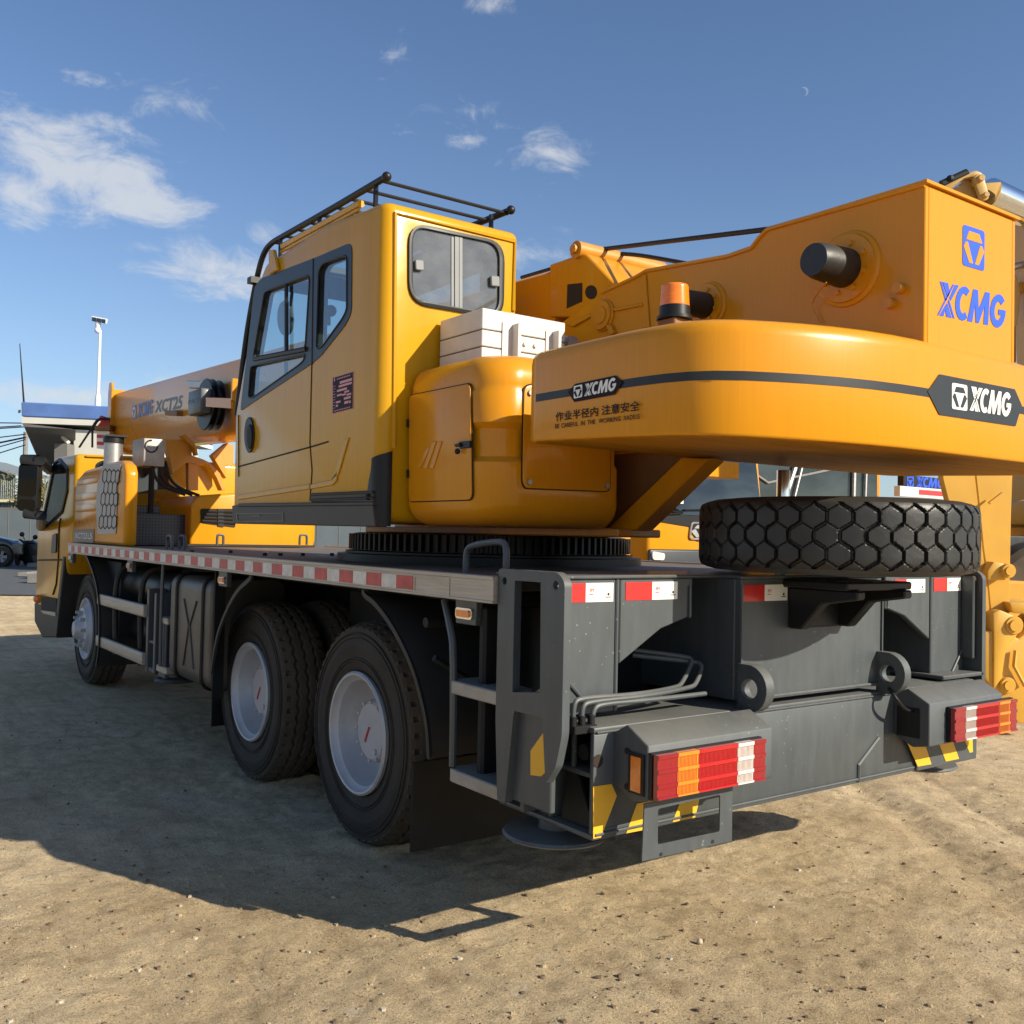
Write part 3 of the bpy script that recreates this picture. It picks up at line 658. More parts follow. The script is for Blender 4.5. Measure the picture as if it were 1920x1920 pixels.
mb = MB(); mb.holed(yz(-1.2685, (-1.06, 1.2), (-.80, 1.2), (-.80, 1.268), (-1.06, 1.268)), [yz(-1.2685, (-1.05, 1.208), (-.81, 1.208), (-.81, 1.26), (-1.05, 1.26))], (-.002, 0, 0))
mb.build('rail_end_frame', alu, crane)
# deck fittings: bolts, grab handles
def handle(name, a, b, h, r, m, up=(0, 0, 1)):
    a, b, up = V3(a), V3(b), V3(up); mb = MB(); mb.tube(smooth_path([a, a+up*h*.8, a+up*h+(b-a)*.12, b+up*h-(b-a)*.12, b+up*h*.8, b], 2), r, 10)
    return mb.build(name, m, crane)
hA = PZ('G', 1478, 290, ZD); hB = PZ('G', 1705, 262, ZD)
handle('deck_handle', PX('G', 1480, 285, -1.12), PX('G', 1707, 262, -1.12), .105, .0125, gry)
for x0, x1 in ((960, 1040), (1110, 1190)):
    handle('deck_handle', PZ('L', x0+20, 1725, ZD), PZ('L', x1, 1735, ZD), .095, .011, gry)
handle('deck_handle', PY('L', 1580, 1680, 4.1), PY('L', 1655, 1680, 4.1), .09, .011, gry); handle('deck_handle', PY('G', 545, 125, 4.1), PY('G', 585, 125, 4.1), .09, .011, gry)
mb = MB()
for x, yy in ((1440, 1), (1730, 1), (265, 0), (345, 0), (460, 0), (610, 0)):
    p = PZ('F', x, 140, ZD) if yy else PZ('K', x, 522, ZD); mb.cyl((p.x, p.y, ZD-.006), (p.x, p.y, ZD+.012), .014, n=8)
mb.build('deck_bolts', blk, crane)

# ---- rear outrigger box
YR = -1.70; YP = -1.61; ZT = 1.300
mb = MB()
def side_plate(s):
    P = [(-1.34, 1.313), (-1.665, 1.313), (-1.70, 1.285), (-1.70, .805), (-1.672, .705), (-1.622, .64), (-1.60, .845), (-1.445, .845), (-1.405, .53), (-1.36, .53), (-1.34, .80)]
    o = rounded(yz(s*1.25, *P), [.015, .05, .03, .02, .01, .01, .01, .01, .01, .01, .01], 4)
    h = yz(s*1.25, (-1.435, 1.276), (-1.435, .905), (-1.585, .925), (-1.577, 1.277))
    def circ(y, z, r): return yz(s*1.25, *[(y+r*math.cos(a*math.pi/8), z+r*math.sin(a*math.pi/8)) for a in range(16)])
    mb.holed(o, [h, circ(-1.376, 1.272, .013), circ(-1.655, 1.272, .014)], (-s*.03, 0, 0))
side_plate(-1); side_plate(1)
mb.each('outrigger_side_plate', gry, crane, .003, 1)
mb = MB()
for s in (-1, 1):
    def B(x0, x1, *a): mb.box(*sorted((s*x0, s*x1)), *a)
    B(.955, 1.22, YP, YP+.03, .845, ZT-.012); B(.94, .955, YP-.004, -1.25, .845, ZT-.012)
    # gusseted panel with its sloping lower edge
    g = [(.935, ZT-.012), (.935, 1.00), (.74, 1.112), (.60, 1.15), (.60, ZT-.012)]
    mb.prism(xz(YP, *[(s*a, b) for a, b in g]), (0, .03, 0))
    B(.59, .605, YP-.003, -1.3, 1.145, ZT-.012)
    B(1.195, 1.215, YP-.06, YP, .905, 1.285)
    if s > 0: B(.90, 1.235, -1.70, -1.3, .83, .848)
mb.box(-.43, .43, YR, YR+.03, .845, ZT-.012); mb.box(-.43, -.40, YR+.03, -1.15, .845, ZT-.012); mb.box(.40, .43, YR+.03, -1.15, .845, ZT-.012)
mb.box(-1.235, 1.235, YP-.012, -1.30, ZT-.012, ZT); mb.box(-.445, .445, YR-.012, YP-.012, ZT-.012, ZT)
mb.build('outrigger_box', gry, crane, .004, 1)
# weld lines
mb = MB()
mb.tube([PY('I', 1410, 560, YP-.004), PY('I', 1330, 740, YP-.004)], .006, 6); mb.tube([PY('I', 905, 1115, -1.716), PY('I', 785, 1275, -1.716), PY('I', 785, 1370, -1.716)], .008, 6)
mb.tube([PY('H', 500, 765, YP-.004), PY('H', 590, 865, YP-.004)], .006, 6); mb.tube([(-.42, YR-.006, .852), (.42, YR-.006, .852)], .008, 6)
mb.each('weld_bead', gry, crane)
# markers: red / white plates with a small mark
def marker(x0, x1, y, z, h, split):
    mb = MB(); xm = x0+(x1-x0)*split
    mb.cur = 0; mb.box(x0, xm, y-.002, y-.0005, z, z+h); mb.cur = 1; mb.box(xm+.0005, x1, y-.002, y-.0005, z, z+h)
    a = xm+(x1-xm)*.12; mb.cur = 0; flat_text(mb, '3M', (a, y-.003, z+h*.52), (a+.020, y-.003, z+h*.52), (a, y-.003, z+h*.72))
    mb.box(a, a+.018, y-.003, y-.0022, z+h*.38, z+h*.42)
    b = x1-.022; mb.cur = 2; mb.box(b-.012, b+.012, y-.003, y-.0022, z+h*.22, z+h*.27); mb.cyl((b, y-.0022, z+h*.4), (b, y-.003, z+h*.4), .005, n=8)
    return mb.build('reflective_marker', [redr, whtr, dgr], crane, smooth=False)
marker(-1.17, -.968, YP, 1.212, .063, .40); marker(-.912, -.665, YP, 1.214, .062, .5)
marker(-.425, -.175, YR, 1.205, .06, .48); marker(.66, .895, YP, 1.212, .06, .38); marker(.965, 1.19, YP, 1.215, .06, .49)
# tow lugs
for s in (-1, 1):
    x = s*.42; P = [(-1.699, .985)]+[(-1.745+.085*math.cos(a), .90+.085*math.sin(a)) for a in np.linspace(math.pi*.55, math.pi*1.45, 12)]+[(-1.699, .815)]
    mb = MB(); h = [(-1.752+.036*math.cos(a), .90+.036*math.sin(a)) for a in np.linspace(0, 2*math.pi, 18)[:-1]]
    mb.holed(yz(x-.022, *P), [yz(x-.022, *h)], (.044, 0, 0)); mb.build('tow_lug', gry, crane, .004, 1)
# ---- outrigger beam: an open ended box section, hazard stripes painted on its rear
BX0, BX1, BY, BZ0, BZ1 = -1.13, 1.13, -1.714, .472, .822
mb = MB()
mb.box(BX0, BX1, BY, BY+.02, BZ0+.012, BZ1-.02); mb.box(BX0, BX1, BY, -1.20, BZ1-.02, BZ1); mb.box(BX0-.0, BX1, BY, -1.20, BZ0-.006, BZ0+.012)
mb.box(BX0+.01, BX1-.01, -1.49, -1.47, BZ0+.012, BZ1-.02); mb.box(BX0+.012, BX0+.6, -1.49, BY+.02, .655, .672); mb.box(BX0+.012, BX0+.03, -1.60, -1.585, .672, BZ1-.02)
mb.box(BX0+.25, BX0+.27, -1.49, BY+.02, BZ0+.012, BZ1-.02)
mb.box(BX1-.2, BX1-.18, -1.49, BY+.02, BZ0+.012, BZ1-.02)
mb.build('outrigger_beam', gry, crane, .006, 2)
mb = MB(); mb.cyl((BX0+.02, -1.54, .73), (BX0+.25, -1.54, .73), .03); mb.cyl((BX0+.02, -1.64, .73), (BX0+.25, -1.64, .73), .026)
mb.prism(yz(BX0+.03, (-1.52, .49), (-1.69, .49), (-1.60, .65), (-1.55, .65)), (.01, 0, 0)); mb.build('beam_cylinder', gry2, crane)
mb = MB()
mb.box(.66, 1.135, BY-.012, BY-.0005, .468, .67); mb.box(-1.13, -.70, BY-.002, BY, .49, .50); mb.each('beam_end_plate', gry, crane, .004, 1)
mb = MB()
def stripes(pts):
    for q_ in pts: mb.prism(q_, (0, -.0015, 0))
ys = BY-.001
stripes([LY('H', ys, [(667, 1400), (775, 1385), (806, 1455), (712, 1700), (667, 1708)]), LY('H', ys, [(925, 1500), (1045, 1480), (985, 1652), (862, 1676)]), LY('H', ys, [(1195, 1450), (1305, 1430), (1268, 1582), (1135, 1610)])])
ys = BY-.0125
stripes([LY('I', ys, [(1060, 1112), (1160, 1095), (1215, 1268), (1135, 1282)]), LY('I', ys, [(1250, 1120), (1330, 1100), (1378, 1236), (1300, 1252)]), LY('I', ys, [(1398, 1090), (1456, 1085), (1460, 1196), (1440, 1200)])])
mb.prism(LX('H', -1.2225, [(300, 1190), (392, 1058), (392, 1312), (362, 1340), (300, 1332)]), (-.0015, 0, 0))
mb.each('hazard_stripe', yst, crane, smooth=False)
mb = MB(); mb.box(-1.222, -1.20, -1.615, -1.40, .54, .85); mb.box(1.2, 1.222, -1.58, -1.42, .54, .845); mb.box(-1.20, 1.2, -1.44, -1.42, .50, .84); mb.build('beam_housing', gry, crane, .004, 1)
for c in ((-1.05, -1.43, .405), (1.13, -1.43, .385)):
    mb = MB(); mb.lathe([(.001, 0), (.178, 0), (.185, .006), (.178, .015), (.06, .025), (.055, .12), (.001, .12)], c, (0, 0, 1), 40)
    mb.build('outrigger_pad', gry, crane)
# hydraulic pipes over the dusty beam top
def pipe(k, pts, r=.0085): 
    mb = MB(); P = [PZ(k, x, y, z) if ax == 2 else (PY(k, x, y, z) if ax == 1 else PX(k, x, y, z)) for x, y, ax, z in pts]; mb.tube(smooth_path(P, 2), r, 10); return mb.build('hydraulic_pipe', gry, crane)
pipe('H', [(548, 1075, 1, -1.665), (552, 905, 1, -1.665), (600, 878, 1, -1.665), (930, 858, 1, -1.655), (1160, 816, 1, -1.58), (1190, 795, 1, -1.57), (1250, 675, 1, -1.55), (1248, 645, 1, -1.54), (1205, 632, 1, -1.52), (870, 590, 1, -1.40)])
pipe('H', [(600, 1080, 1, -1.665), (602, 925, 1, -1.665), (650, 898, 1, -1.665), (980, 868, 1, -1.66), (1245, 816, 1, -1.60), (1275, 795, 1, -1.59), (1312, 700, 1, -1.57), (1300, 675, 1, -1.56), (1270, 665, 1, -1.54), (900, 625, 1, -1.42)])
pipe('H', [(655, 1085, 1, -1.665), (668, 940, 1, -1.665), (720, 912, 1, -1.665), (1000, 890, 1, -1.66), (1330, 852, 1, -1.63)])
mb = MB(); p = PY('H', 530, 1085, -1.665); q_ = PY('H', 665, 1090, -1.665); mb.box(p.x, q_.x, -1.69, -1.63, .800, .826)
for x, y in ((548, 1070), (600, 1075), (655, 1080)):
    p = PY('H', x, y, -1.665); mb.cyl((p.x, p.y, .82), (p.x, p.y, .855), .013, n=8)
mb.build('pipe_manifold', blk, crane, .003, 1)
# ---- tail lamps in their sloped housings
def tail(x0, x1, lx0, lx1, cols, open_in):
    prof = [(-1.714, .80), (-1.775, .835), (-1.872, .785), (-1.872, .615), (-1.80, .60), (-1.714, .64)]
    mb = MB(); mb.holed([V3((x0, a, b)) for a, b in prof], [], (x1-x0, 0, 0)); h = mb.build('tail_lamp_housing', gry, crane, .003, 1)
    mb = MB(); mb.box(lx0-.004, lx1+.004, -1.888, -1.873, .622, .765); mb.build('lamp_back', blk, h)
    mb = MB(); zz = (.626, .672, .717, .762); names = [lrdd, lorg, lred, lwht]
    x = lx0
    for w_, c in cols:
        xe = x+w_*(lx1-lx0); mb.cur = c
        mb.box(x, xe-.001, -1.908, -1.889, zz[0], zz[3])
        for j, z in enumerate(zz[1:]): mb.box(x, xe-.001, -1.9125, -1.908, z-.013, z)
        mb.box(x, xe-.001, -1.914, -1.908, zz[0], zz[0]+.008)
        n_ = max(2, int((xe-x)/.006))
        if c in (1, 3, 2):
            for q_ in range(n_): mb.box(x+q_*.006, x+q_*.006+.0028, -1.9095, -1.908, zz[0]+.008, zz[3]-.012)
        x = xe
    mb.build('lamp_lens', names, h, .0015, 1)
    if open_in:
        mb = MB(); mb.box(x0-.006, x0-.0005, -1.86, -1.79, .628, .755); mb.build('lamp_side_frame', blk, h)
        mb = MB(); mb.box(x0-.010, x0-.006, -1.848, -1.805, .637, .745); mb.build('side_reflector', lorg, h)
    else:
        mb = MB(); mb.box(x0-.004, x0-.0005, -1.83, -1.73, .64, .76); mb.build('housing_opening', blk, h)
    return h
tail(-1.046, -.462, -1.040, -.538, [(.17, 0), (.19, 1), (.36, 2), (.16, 3), (.12, 0)], True)
tail(.505, 1.07, .630, 1.125, [(.16, 0), (.17, 3), (.37, 2), (.18, 1), (.12, 0)], False)
mb = MB(); mb.tube(smooth_path([PY('I', 965, 820, -1.76), PY('I', 1010, 880, -1.80), PY('I', 1060, 950, -1.80), PY('I', 1140, 965, -1.80)], 2), .007, 8); mb.build('lamp_cable', blk, crane)
mb = MB()
for x, y in ((870, 1190), (868, 1400)): p = PX('H', x, y, -1.0465); mb.cyl(p, p-V3((.004, 0, 0)), .010, n=10)
mb.each('housing_screw', gry2, crane)
mb = MB()
p = PY('H', 697, 1250, BY-.0008); mb.cyl(p, p-V3((0, .001, 0)), .021, n=16); mb.build('beam_hole', seam, crane)
mb = MB(); mb.tube([(-1.12, BY-.003, .806), (1.12, BY-.003, .806)], .004, 6); mb.tube([(-1.12, BY-.003, .484), (.65, BY-.003, .484)], .005, 6); mb.tube([(-.43, YR-.004, 1.27), (-.43, YR-.004, .86)], .005, 6); mb.tube([(.43, YR-.004, 1.27), (.43, YR-.004, .86)], .005, 6); mb.tube([(-.605, YP-.004, 1.26), (-.605, YP-.004, 1.15)], .005, 6); mb.tube([(.605, YP-.004, 1.26), (.605, YP-.004, 1.15)], .005, 6)
mb.each('weld_bead', gry, crane)
mb = MB()
for x, y in ((1070, 1800), (1375, 1725)): p = PY('H', x, y, -1.8445); mb.cyl(p, p-V3((0, .001, 0)), .006, n=10)
mb.each('bracket_hole', seam, crane)
# number plate bracket
yb = -1.838
mb = MB(); mb.holed(LY('H', yb, [(965, 1500), (950, 1840), (1480, 1720), (1485, 1390)]), [rounded(LY('H', yb, [(1045, 1530), (1043, 1742), (1408, 1665), (1412, 1445)]), .01, 3)], (0, -.005, 0))
mb.build('number_plate_bracket', gry, crane)
# ---- spare tyre on its carrier
mb = MB()
mb.box(-.2, .2, -1.98, -1.69, 1.255, 1.285)
for x in (-.17, .12):
    mb.prism(yz(x, (-1.701, 1.255), (-2.0, 1.255), (-2.0, 1.225), (-1.85, 1.20), (-1.76, 1.10), (-1.701, 1.10)), (.05, 0, 0))
mb.box(-.12, .12, -1.72, -1.701, 1.10, 1.2)
mb.build('spare_tyre_carrier', blk, crane, .006, 1)
spare_me = tyre_mesh('spare_tyre', .498, .262, 'hex', rubn)
sp = mk('spare_tyre', spare_me, crane, (-.045, -1.81, 1.448)); sp.rotation_euler = (0, math.pi/2, 0)
mb = MB(); mb.lathe([(.30, -.10), (.29, .09), (.25, .05), (.16, .0), (.001, 0)], (-.045, -1.81, 1.448), (0, 0, 1), 40); mb.build('spare_wheel', rimm, sp.parent)
mb = MB(); mb.cyl((.42, -1.2, 1.28), (.42, -1.2, 1.75), .03); mb.build('swing_lock_rod', chrm, crane)

# ---- mudguards, steps, side gear on the left
def mudguard(lip, w1, fwd=0):
    L0 = smooth_path(lip, 2); th = V3((0, 0, 0)); mb = MB()
    c = sum(L0, V3())/len(L0); n_ = len(L0)
    tang = [(L0[min(i+1, n_-1)]-L0[max(i-1, 0)]).normalized() for i in range(n_)]
    nor = [V3((0, -t.z, t.y)) for t in tang]
    loops = [L0, [p+m_*.022 for p, m_ in zip(L0, nor)], [p+m_*.022+V3((.014, 0, 0)) for p, m_ in zip(L0, nor)], [p+m_*.008+V3((.02, 0, 0)) for p, m_ in zip(L0, nor)], [V3((w1, p.y+fwd, p.z)) for p in L0]]
    mb.loft(loops, caps=False, closed=False)
    return mb.build('mudguard', blkg, crane, recalc=False)
flapm = mat('flap_rubber', (.010, .0095, .009), .7, var=.25, dust=(.04, .06), dustcol=(.07, .055, .04), spec=.25)
blkg = mat('mudguard_plastic', (.022, .021, .020), .5, var=.15, spec=.3, dust=(.08, .2), dustcol=(.17, .14, .105))
mudguard(LX('G', -1.238, [(905, 372), (910, 400), (960, 430), (1040, 530), (1110, 650), (1180, 800), (1230, 970), (1268, 1150), (1276, 1330)]), -.62)
mudguard(LX('G', -1.238, [(268, 285), (262, 310), (190, 370), (120, 500), (70, 640), (40, 840)][::-1]), -1.16, .20)
mb = MB(); mb.box(-1.195, -1.13, 1.66, 1.675, .42, 1.19); mb.build('splash_panel', flapm, crane)
mudguard(LX('F', -1.238, [(635, 150), (660, 190), (700, 300), (730, 420), (745, 600), (740, 870), (720, 1000)]), -.70)
mb = MB(); mb.box(-1.20, -.55, -.715, -.70, .17, .52); mb.build('mud_flap', flapm, crane)
mb = MB(); mb.box(-1.09, -.75, 1.96, 1.975, .20, .56); mb.build('mud_flap', flapm, crane)
mb = MB(); mb.cyl((-1.2, -.78, 1.08), (-.6, -.78, 1.08), .02); mb.cyl((-1.2, -.85, .95), (-.6, -.85, .60), .012); mb.build('mudguard_stay', gry2, crane)
# ladder
lx = -1.235
mb = MB(); mb.tube(smooth_path([PX('G', 1360, 440, lx+.05), PX('G', 1395, 600, lx+.01), PX('G', 1410, 700, lx), PX('G', 1410, 1130, lx), PX('G', 1405, 1370, lx)], 1), .014, 8); lad = mb.build('step_ladder', gry, crane)
treadm = mat('step_tread_plate', (.33, .31, .28), .45, metal=.4, var=.2, bump=.4, bscale=35, dust=(.12, .15))
for zt, k in ((881, 0), (1375, 1)):
    p = PX('G', 1378, zt, lx-.01); q_ = PX('G', 1640, zt+(35 if k == 0 else 60), lx-.01)
    mb = MB(); P = rounded([V3((lx-.012, p.y, p.z)), V3((lx-.012, p.y-.335, p.z)), V3((lx+.14, p.y-.335, p.z)), V3((lx+.14, p.y, p.z))], .03, 3)
    mb.prism(P, (0, 0, -.048)); s_ = mb.build('step', treadm, lad, .004, 1)
# side marker lamps hanging under the rail
for i, (k, x, y) in enumerate((('G', 1470, 510), ('G', 108, 322), ('F', 968, 243), ('F', 528, 183))):
    p = PX(k, x, y, -1.225); mb = MB()
    mb.prism(yz(-1.222, (p.y-.075, 1.196), (p.y+.065, 1.196), (p.y+.06, 1.10), (p.y-.07, 1.10)), (.03, 0, 0)); h = mb.build('marker_lamp', gry, crane, .003, 1)
    mb = MB(); mb.prism(rounded(yz(-1.223, (p.y-.058, p.z+.02), (p.y+.05, p.z+.02), (p.y+.05, p.z-.02), (p.y-.058, p.z-.02)), .015, 4), (-.008, 0, 0)); mb.build('lamp_bezel', chrm, h)
    mb = MB(); mb.prism(rounded(yz(-1.231, (p.y-.045, p.z+.013), (p.y+.038, p.z+.013), (p.y+.038, p.z-.013), (p.y-.045, p.z-.013)), .01, 4), (-.006, 0, 0)); mb.build('lamp_lens', lorg if i != 3 else lwht, h)
# fuel tank with straps and a pressed X
ty0, ty1, tz0, tz1 = 1.72, 2.52, .455, 1.13
mb = MB(); P = rounded([V3((-1.20, ty0, tz0)), V3((-1.20, ty0, tz1)), V3((-.72, ty0, tz1)), V3((-.72, ty0, tz0))], .09, 6); mb.prism(P, (0, ty1-ty0, 0)); tk = mb.build('fuel_tank', tankm, crane, .02, 3)
for yy in (1.84, 2.36):
    mb = MB(); mb.tube([V3((p.x-.006, yy, p.z+(.006 if p.z > .8 else -.006))) for p in P+[P[0]]], .011, 8); mb.build('tank_strap', blk, tk)
mb = MB(); mb.tube([(-1.204, 1.97, .98), (-1.204, 2.09, .82), (-1.204, 2.0, .56)], .006, 6); mb.tube([(-1.204, 2.22, .98), (-1.204, 2.11, .82), (-1.204, 2.2, .56)], .006, 6); mb.each('pressed_rib', tankm, tk)
# front outrigger housing beside the tank
mb = MB()
a = [PX('F', x, y, -1.2) for x, y in ((985, 460), (1025, 455), (1030, 640), (1000, 640), (1035, 970), (985, 970))]
for (y0, y1, z0, z1) in ((3.02, 3.06, .42, 1.0), (2.84, 2.88, .42, .98)): mb.box(-1.2, -.7, y0, y1, z0, z1)
mb.box(-1.19, -.7, 2.88, 3.02, .42, .45); mb.box(-1.19, -.7, 2.88, 3.02, .62, .64); mb.box(-1.20, -1.18, 2.60, 2.74, .42, .80); mb.box(-1.17, -.7, 2.74, 2.84, .42, .44)
mb.box(-1.1, -.7, 2.62, 3.02, .80, .82)
mb.build('front_outrigger', gry, crane, .005, 1)
mb = MB(); mb.lathe([(.001, 0), (.14, 0), (.15, .01), (.13, .025), (.05, .03), (.05, .12)], (-1.04, 2.86, .36), (0, 0, 1), 30); mb.build('outrigger_pad', gry, crane)
mb = MB(); mb.box(-1.21, -.95, 2.54, 2.72, .785, .83); mb.box(-1.21, -.95, 2.54, 2.76, .455, .50); mb.each('side_step', alu, crane, .006, 1)
mb = MB(); mb.tube(smooth_path([(-1.21, 2.66, 1.2), (-1.215, 2.66, 1.0), (-1.215, 2.65, .5)], 1), .012, 8); mb.build('side_step_post', gry, crane)
mb = MB()
for z in (.84, .50): 
    P = rounded([V3((-1.225, 3.06, z-.045)), V3((-1.225, 3.06, z+.045)), V3((-1.19, 3.06, z+.045)), V3((-1.19, 3.06, z-.045))], .014, 3); mb.prism(P, (0, 1.36, 0))
mb.each('side_guard_rail', alu, crane, .003, 1)
mb = MB()
for yy in (3.35, 4.08):
    mb.tube(smooth_path([(-1.15, yy, .42), (-1.17, yy, .9), (-1.14, yy, 1.10), (-1.0, yy, 1.14), (-.8, yy, 1.14)], 2), .022, 8)
mb.each('guard_post', blkg, crane)
mb = MB(); mb.cyl((-.95, 2.95, .98), (-.95, 4.2, .98), .13); mb.cyl((-.9, 3.2, .62), (-.9, 4.6, .62), .12); mb.build('air_tank', blk, crane, .01, 2)
mb = MB(); mb.box(-1.10, -.7, 4.2, 4.8, .55, 1.15); mb.build('battery_box', gry2, crane, .01, 2)

# ---- slewing ring and turntable
RC = V3((0, .528, 0))
mb = MB(); mb.lathe([(.70, ZD-.01), (.86, ZD-.01), (.86, 1.315), (.815, 1.32), (.815, 1.33)], RC, (0, 0, 1), 90)
mb.lathe([(.74, 1.33), (.772, 1.335), (.772, 1.425), (.74, 1.43), (.5, 1.43)], RC, (0, 0, 1), 90)
n = 110
for k in range(n):
    a = 2*math.pi*k/n; e = V3((math.cos(a), math.sin(a), 0)); t = V3((-e.y, e.x, 0)); c = RC+e*.768
    P = [c-t*.014, c+t*.014, c+e*.030+t*.007, c+e*.030-t*.007]; mb.prism([V3((p.x, p.y, 1.338)) for p in P], (0, 0, .085))
mb.build('slewing_ring', blk, crane)
mb = MB()
mb.prism([V3((-.40, -.30, 1.43)), V3((-.40, 1.3, 1.43)), V3((.62, 1.3, 1.43)), V3((.62, .45, 1.43)), V3((-.15, -1.0, 1.43)), V3((-.40, -1.0, 1.43))], (0, 0, .035))
mb.build('turntable', orgm, crane, .006, 1)
mb = MB(); p0 = PY('S', 272, 1035, .95); p1 = PY('S', 530, 1230, .95); mb.box(p0.x, p1.x, .95, 1.25, ZD, p0.z+.02); mb.build('deck_box', orgm, crane, .006, 1)

# ---- operator cab
CX0, CX1, CYR = -1.20, -.478, -.36
prof = [(CYR, 1.475), (1.395, 1.475), (1.41, 2.09), (1.105, 2.80), (1.0, 2.885), (.25, 2.915), (CYR, 2.862)]
def cab_solid(x0, x1, P):
    mb = MB(); mb.prism([V3((x0, a, b)) for a, b in P], (x1-x0, 0, 0)); return mb
mbc = cab_solid(CX0, CX1, prof)
me = bpy.data.meshes.new('operator_cab'); me.from_pydata(mbc.v, [], mbc.f); bm = bmesh.new(); bm.from_mesh(me); bmesh.ops.recalc_face_normals(bm, faces=bm.faces)
ed = [e for e in bm.edges if all(abs(v.co.y-CYR) < 1e-4 and abs(v.co.x-CX0) < 1e-4 for v in e.verts)]
bmesh.ops.bevel(bm, geom=ed, offset=.055, segments=6, affect='EDGES', profile=.5)
ed = [e for e in bm.edges if len(e.link_faces) == 2 and e.calc_face_angle(0) > math.radians(20)]
bmesh.ops.bevel(bm, geom=ed, offset=.04, segments=4, affect='EDGES', profile=.5, clamp_overlap=True)
bm.to_mesh(me); bm.free(); me.materials.append(yel)
cab = bpy.data.objects.new('operator_cab', me); COL.objects.link(cab); cab.parent = crane
inner = [(CYR+.05, 1.53), (1.34, 1.53), (1.355, 2.08), (1.05, 2.77), (.96, 2.83), (.25, 2.86), (CYR+.05, 2.78)]
XW = CX0
door_out = LX('B', XW, [(165, 1505), (205, 1160), (250, 765), (288, 712), (612, 588), (835, 493), (832, 915), (800, 985), (645, 1180), (590, 1225)])
g_up = LX('B', XW, [(312, 792), (440, 742), (572, 692), (582, 722), (556, 1130), (243, 1188)])
g_lo = LX('B', XW, [(229, 1238), (556, 1166), (548, 1200), (525, 1225), (242, 1425), (214, 1430)])
g_qt = LX('B', XW, [(636, 670), (662, 622), (795, 573), (806, 590), (806, 900), (780, 952), (655, 1125), (622, 1135)])
RW = [(1168, 420), (1215, 372), (1690, 487), (1742, 545), (1735, 905), (1500, 922), (1215, 880), (1168, 835)]
r_out = LY('B', CYR, [(1166, 372), (1742, 495), (1735, 960), (1166, 862)])
r_in = LY('B', CYR, [(1190, 400), (1710, 510), (1706, 930), (1190, 838)])
cut = []
mb = cab_solid(CX0+.05, CX1-.05, inner); cut.append(mb.build('cutter', blk))
for g in (g_up, g_lo, g_qt):
    mb = MB(); mb.prism(rounded([p-V3((.05, 0, 0)) for p in g], .02, 2), (.16, 0, 0)); cut.append(mb.build('cutter', blk))
mb = MB(); mb.prism(rounded([p-V3((0, .05, 0)) for p in r_in], .07, 4), (0, .16, 0)); cut.append(mb.build('cutter', blk))
mb = MB(); mb.prism(yz(CX1-.1, (-.1, 2.34), (1.1, 2.34), (1.02, 2.74), (-.1, 2.74)), (.2, 0, 0)); cut.append(mb.build('cutter', blk))
mb = MB(); mb.prism([V3((CX0+.08, 1.2, 1.75)), V3((CX0+.08, 1.6, 1.75)), V3((CX0+.08, 1.6, 2.2)), V3((CX0+.08, 1.3, 2.9)), V3((CX0+.08, .95, 2.70)), V3((CX0+.08, 1.2, 2.2))], (CX1-CX0-.16, 0, 0)); cut.append(mb.build('cutter', blk))
mb = MB(); mb.box(CX0+.12, CX1-.12, .15, .85, 2.8, 3.0); cut.append(mb.build('cutter', blk))
boolean(cab, cut)
mb = MB(); ho = rounded(door_out, [.02, .01, .03, .04, .01, .05, .06, .05, .03, .06], 4)
mb.holed([p-V3((.004, 0, 0)) for p in ho], [[p-V3((.004, 0, 0)) for p in rounded(g, .03, 4)] for g in (g_up, g_lo, g_qt)], (.010, 0, 0))
wf = mb.build('side_window_frame', mat('window_surround_black', (.020, .023, .028), .42, coat=.1, var=.08, spec=.35), cab)
for nm, g in (('door_glass', g_up), ('door_lower_glass', g_lo), ('quarter_glass', g_qt)):
    mb = MB(); P = rounded(grow(g, .012), .03, 4); mb.add([p+V3((.010, 0, 0)) for p in P], [tuple(range(len(P)))]); mb.build(nm, gls, cab)
mb = MB()
for a, b, r in (((438, 745), (440, 1150), .010), ((600, 590), (592, 1225), .004), ((245, 1195), (560, 1135), .014)):
    mb.tube([PX('B', *a, XW-.004), PX('B', *b, XW-.004)], r, 6)
for g in (g_up, g_lo, g_qt):
    P = [p-V3((.004, 0, 0)) for p in rounded(g, .03, 4)]; mb.tube(P+[P[0]], .005, 6)
mb.build('window_mullion', blk, wf)
# rear sliding window
mb = MB(); lift = V3((0, -.012, 0)); ro = [p+lift for p in rounded(r_out, .10, 6)]; ri = [p+lift for p in rounded(r_in, .075, 6)]
mb.holed(ro, [ri], (0, .02, 0)); rw = mb.build('rear_window_frame', blk, cab, .004, 2)
mb = MB(); P = [p+V3((0, .0, 0)) for p in rounded(grow(r_in, .01), .075, 6)]; mb.add(P, [tuple(range(len(P)))]); mb.build('rear_glass', glsr, cab)
mb = MB()
for x, w_ in ((1436, 7), (1462, 12), (1486, 9)):
    mb.prism(LY('B', CYR-.004, [(x-w_, 459), (x+w_, 463), (x+w_, 900), (x-w_, 896)]), (0, .008, 0))
mb.build('sliding_rail', latm, rw)
for c in ((1228, 632), (1682, 728)):
    mb = MB(); mb.prism(rounded(LY('B', CYR-.006, [(c[0]-25, c[1]-32), (c[0]+25, c[1]-27), (c[0]+27, c[1]+35), (c[0]-22, c[1]+30)]), .006, 2), (0, -.015, 0)); mb.build('window_latch', latm, rw, .003, 1)
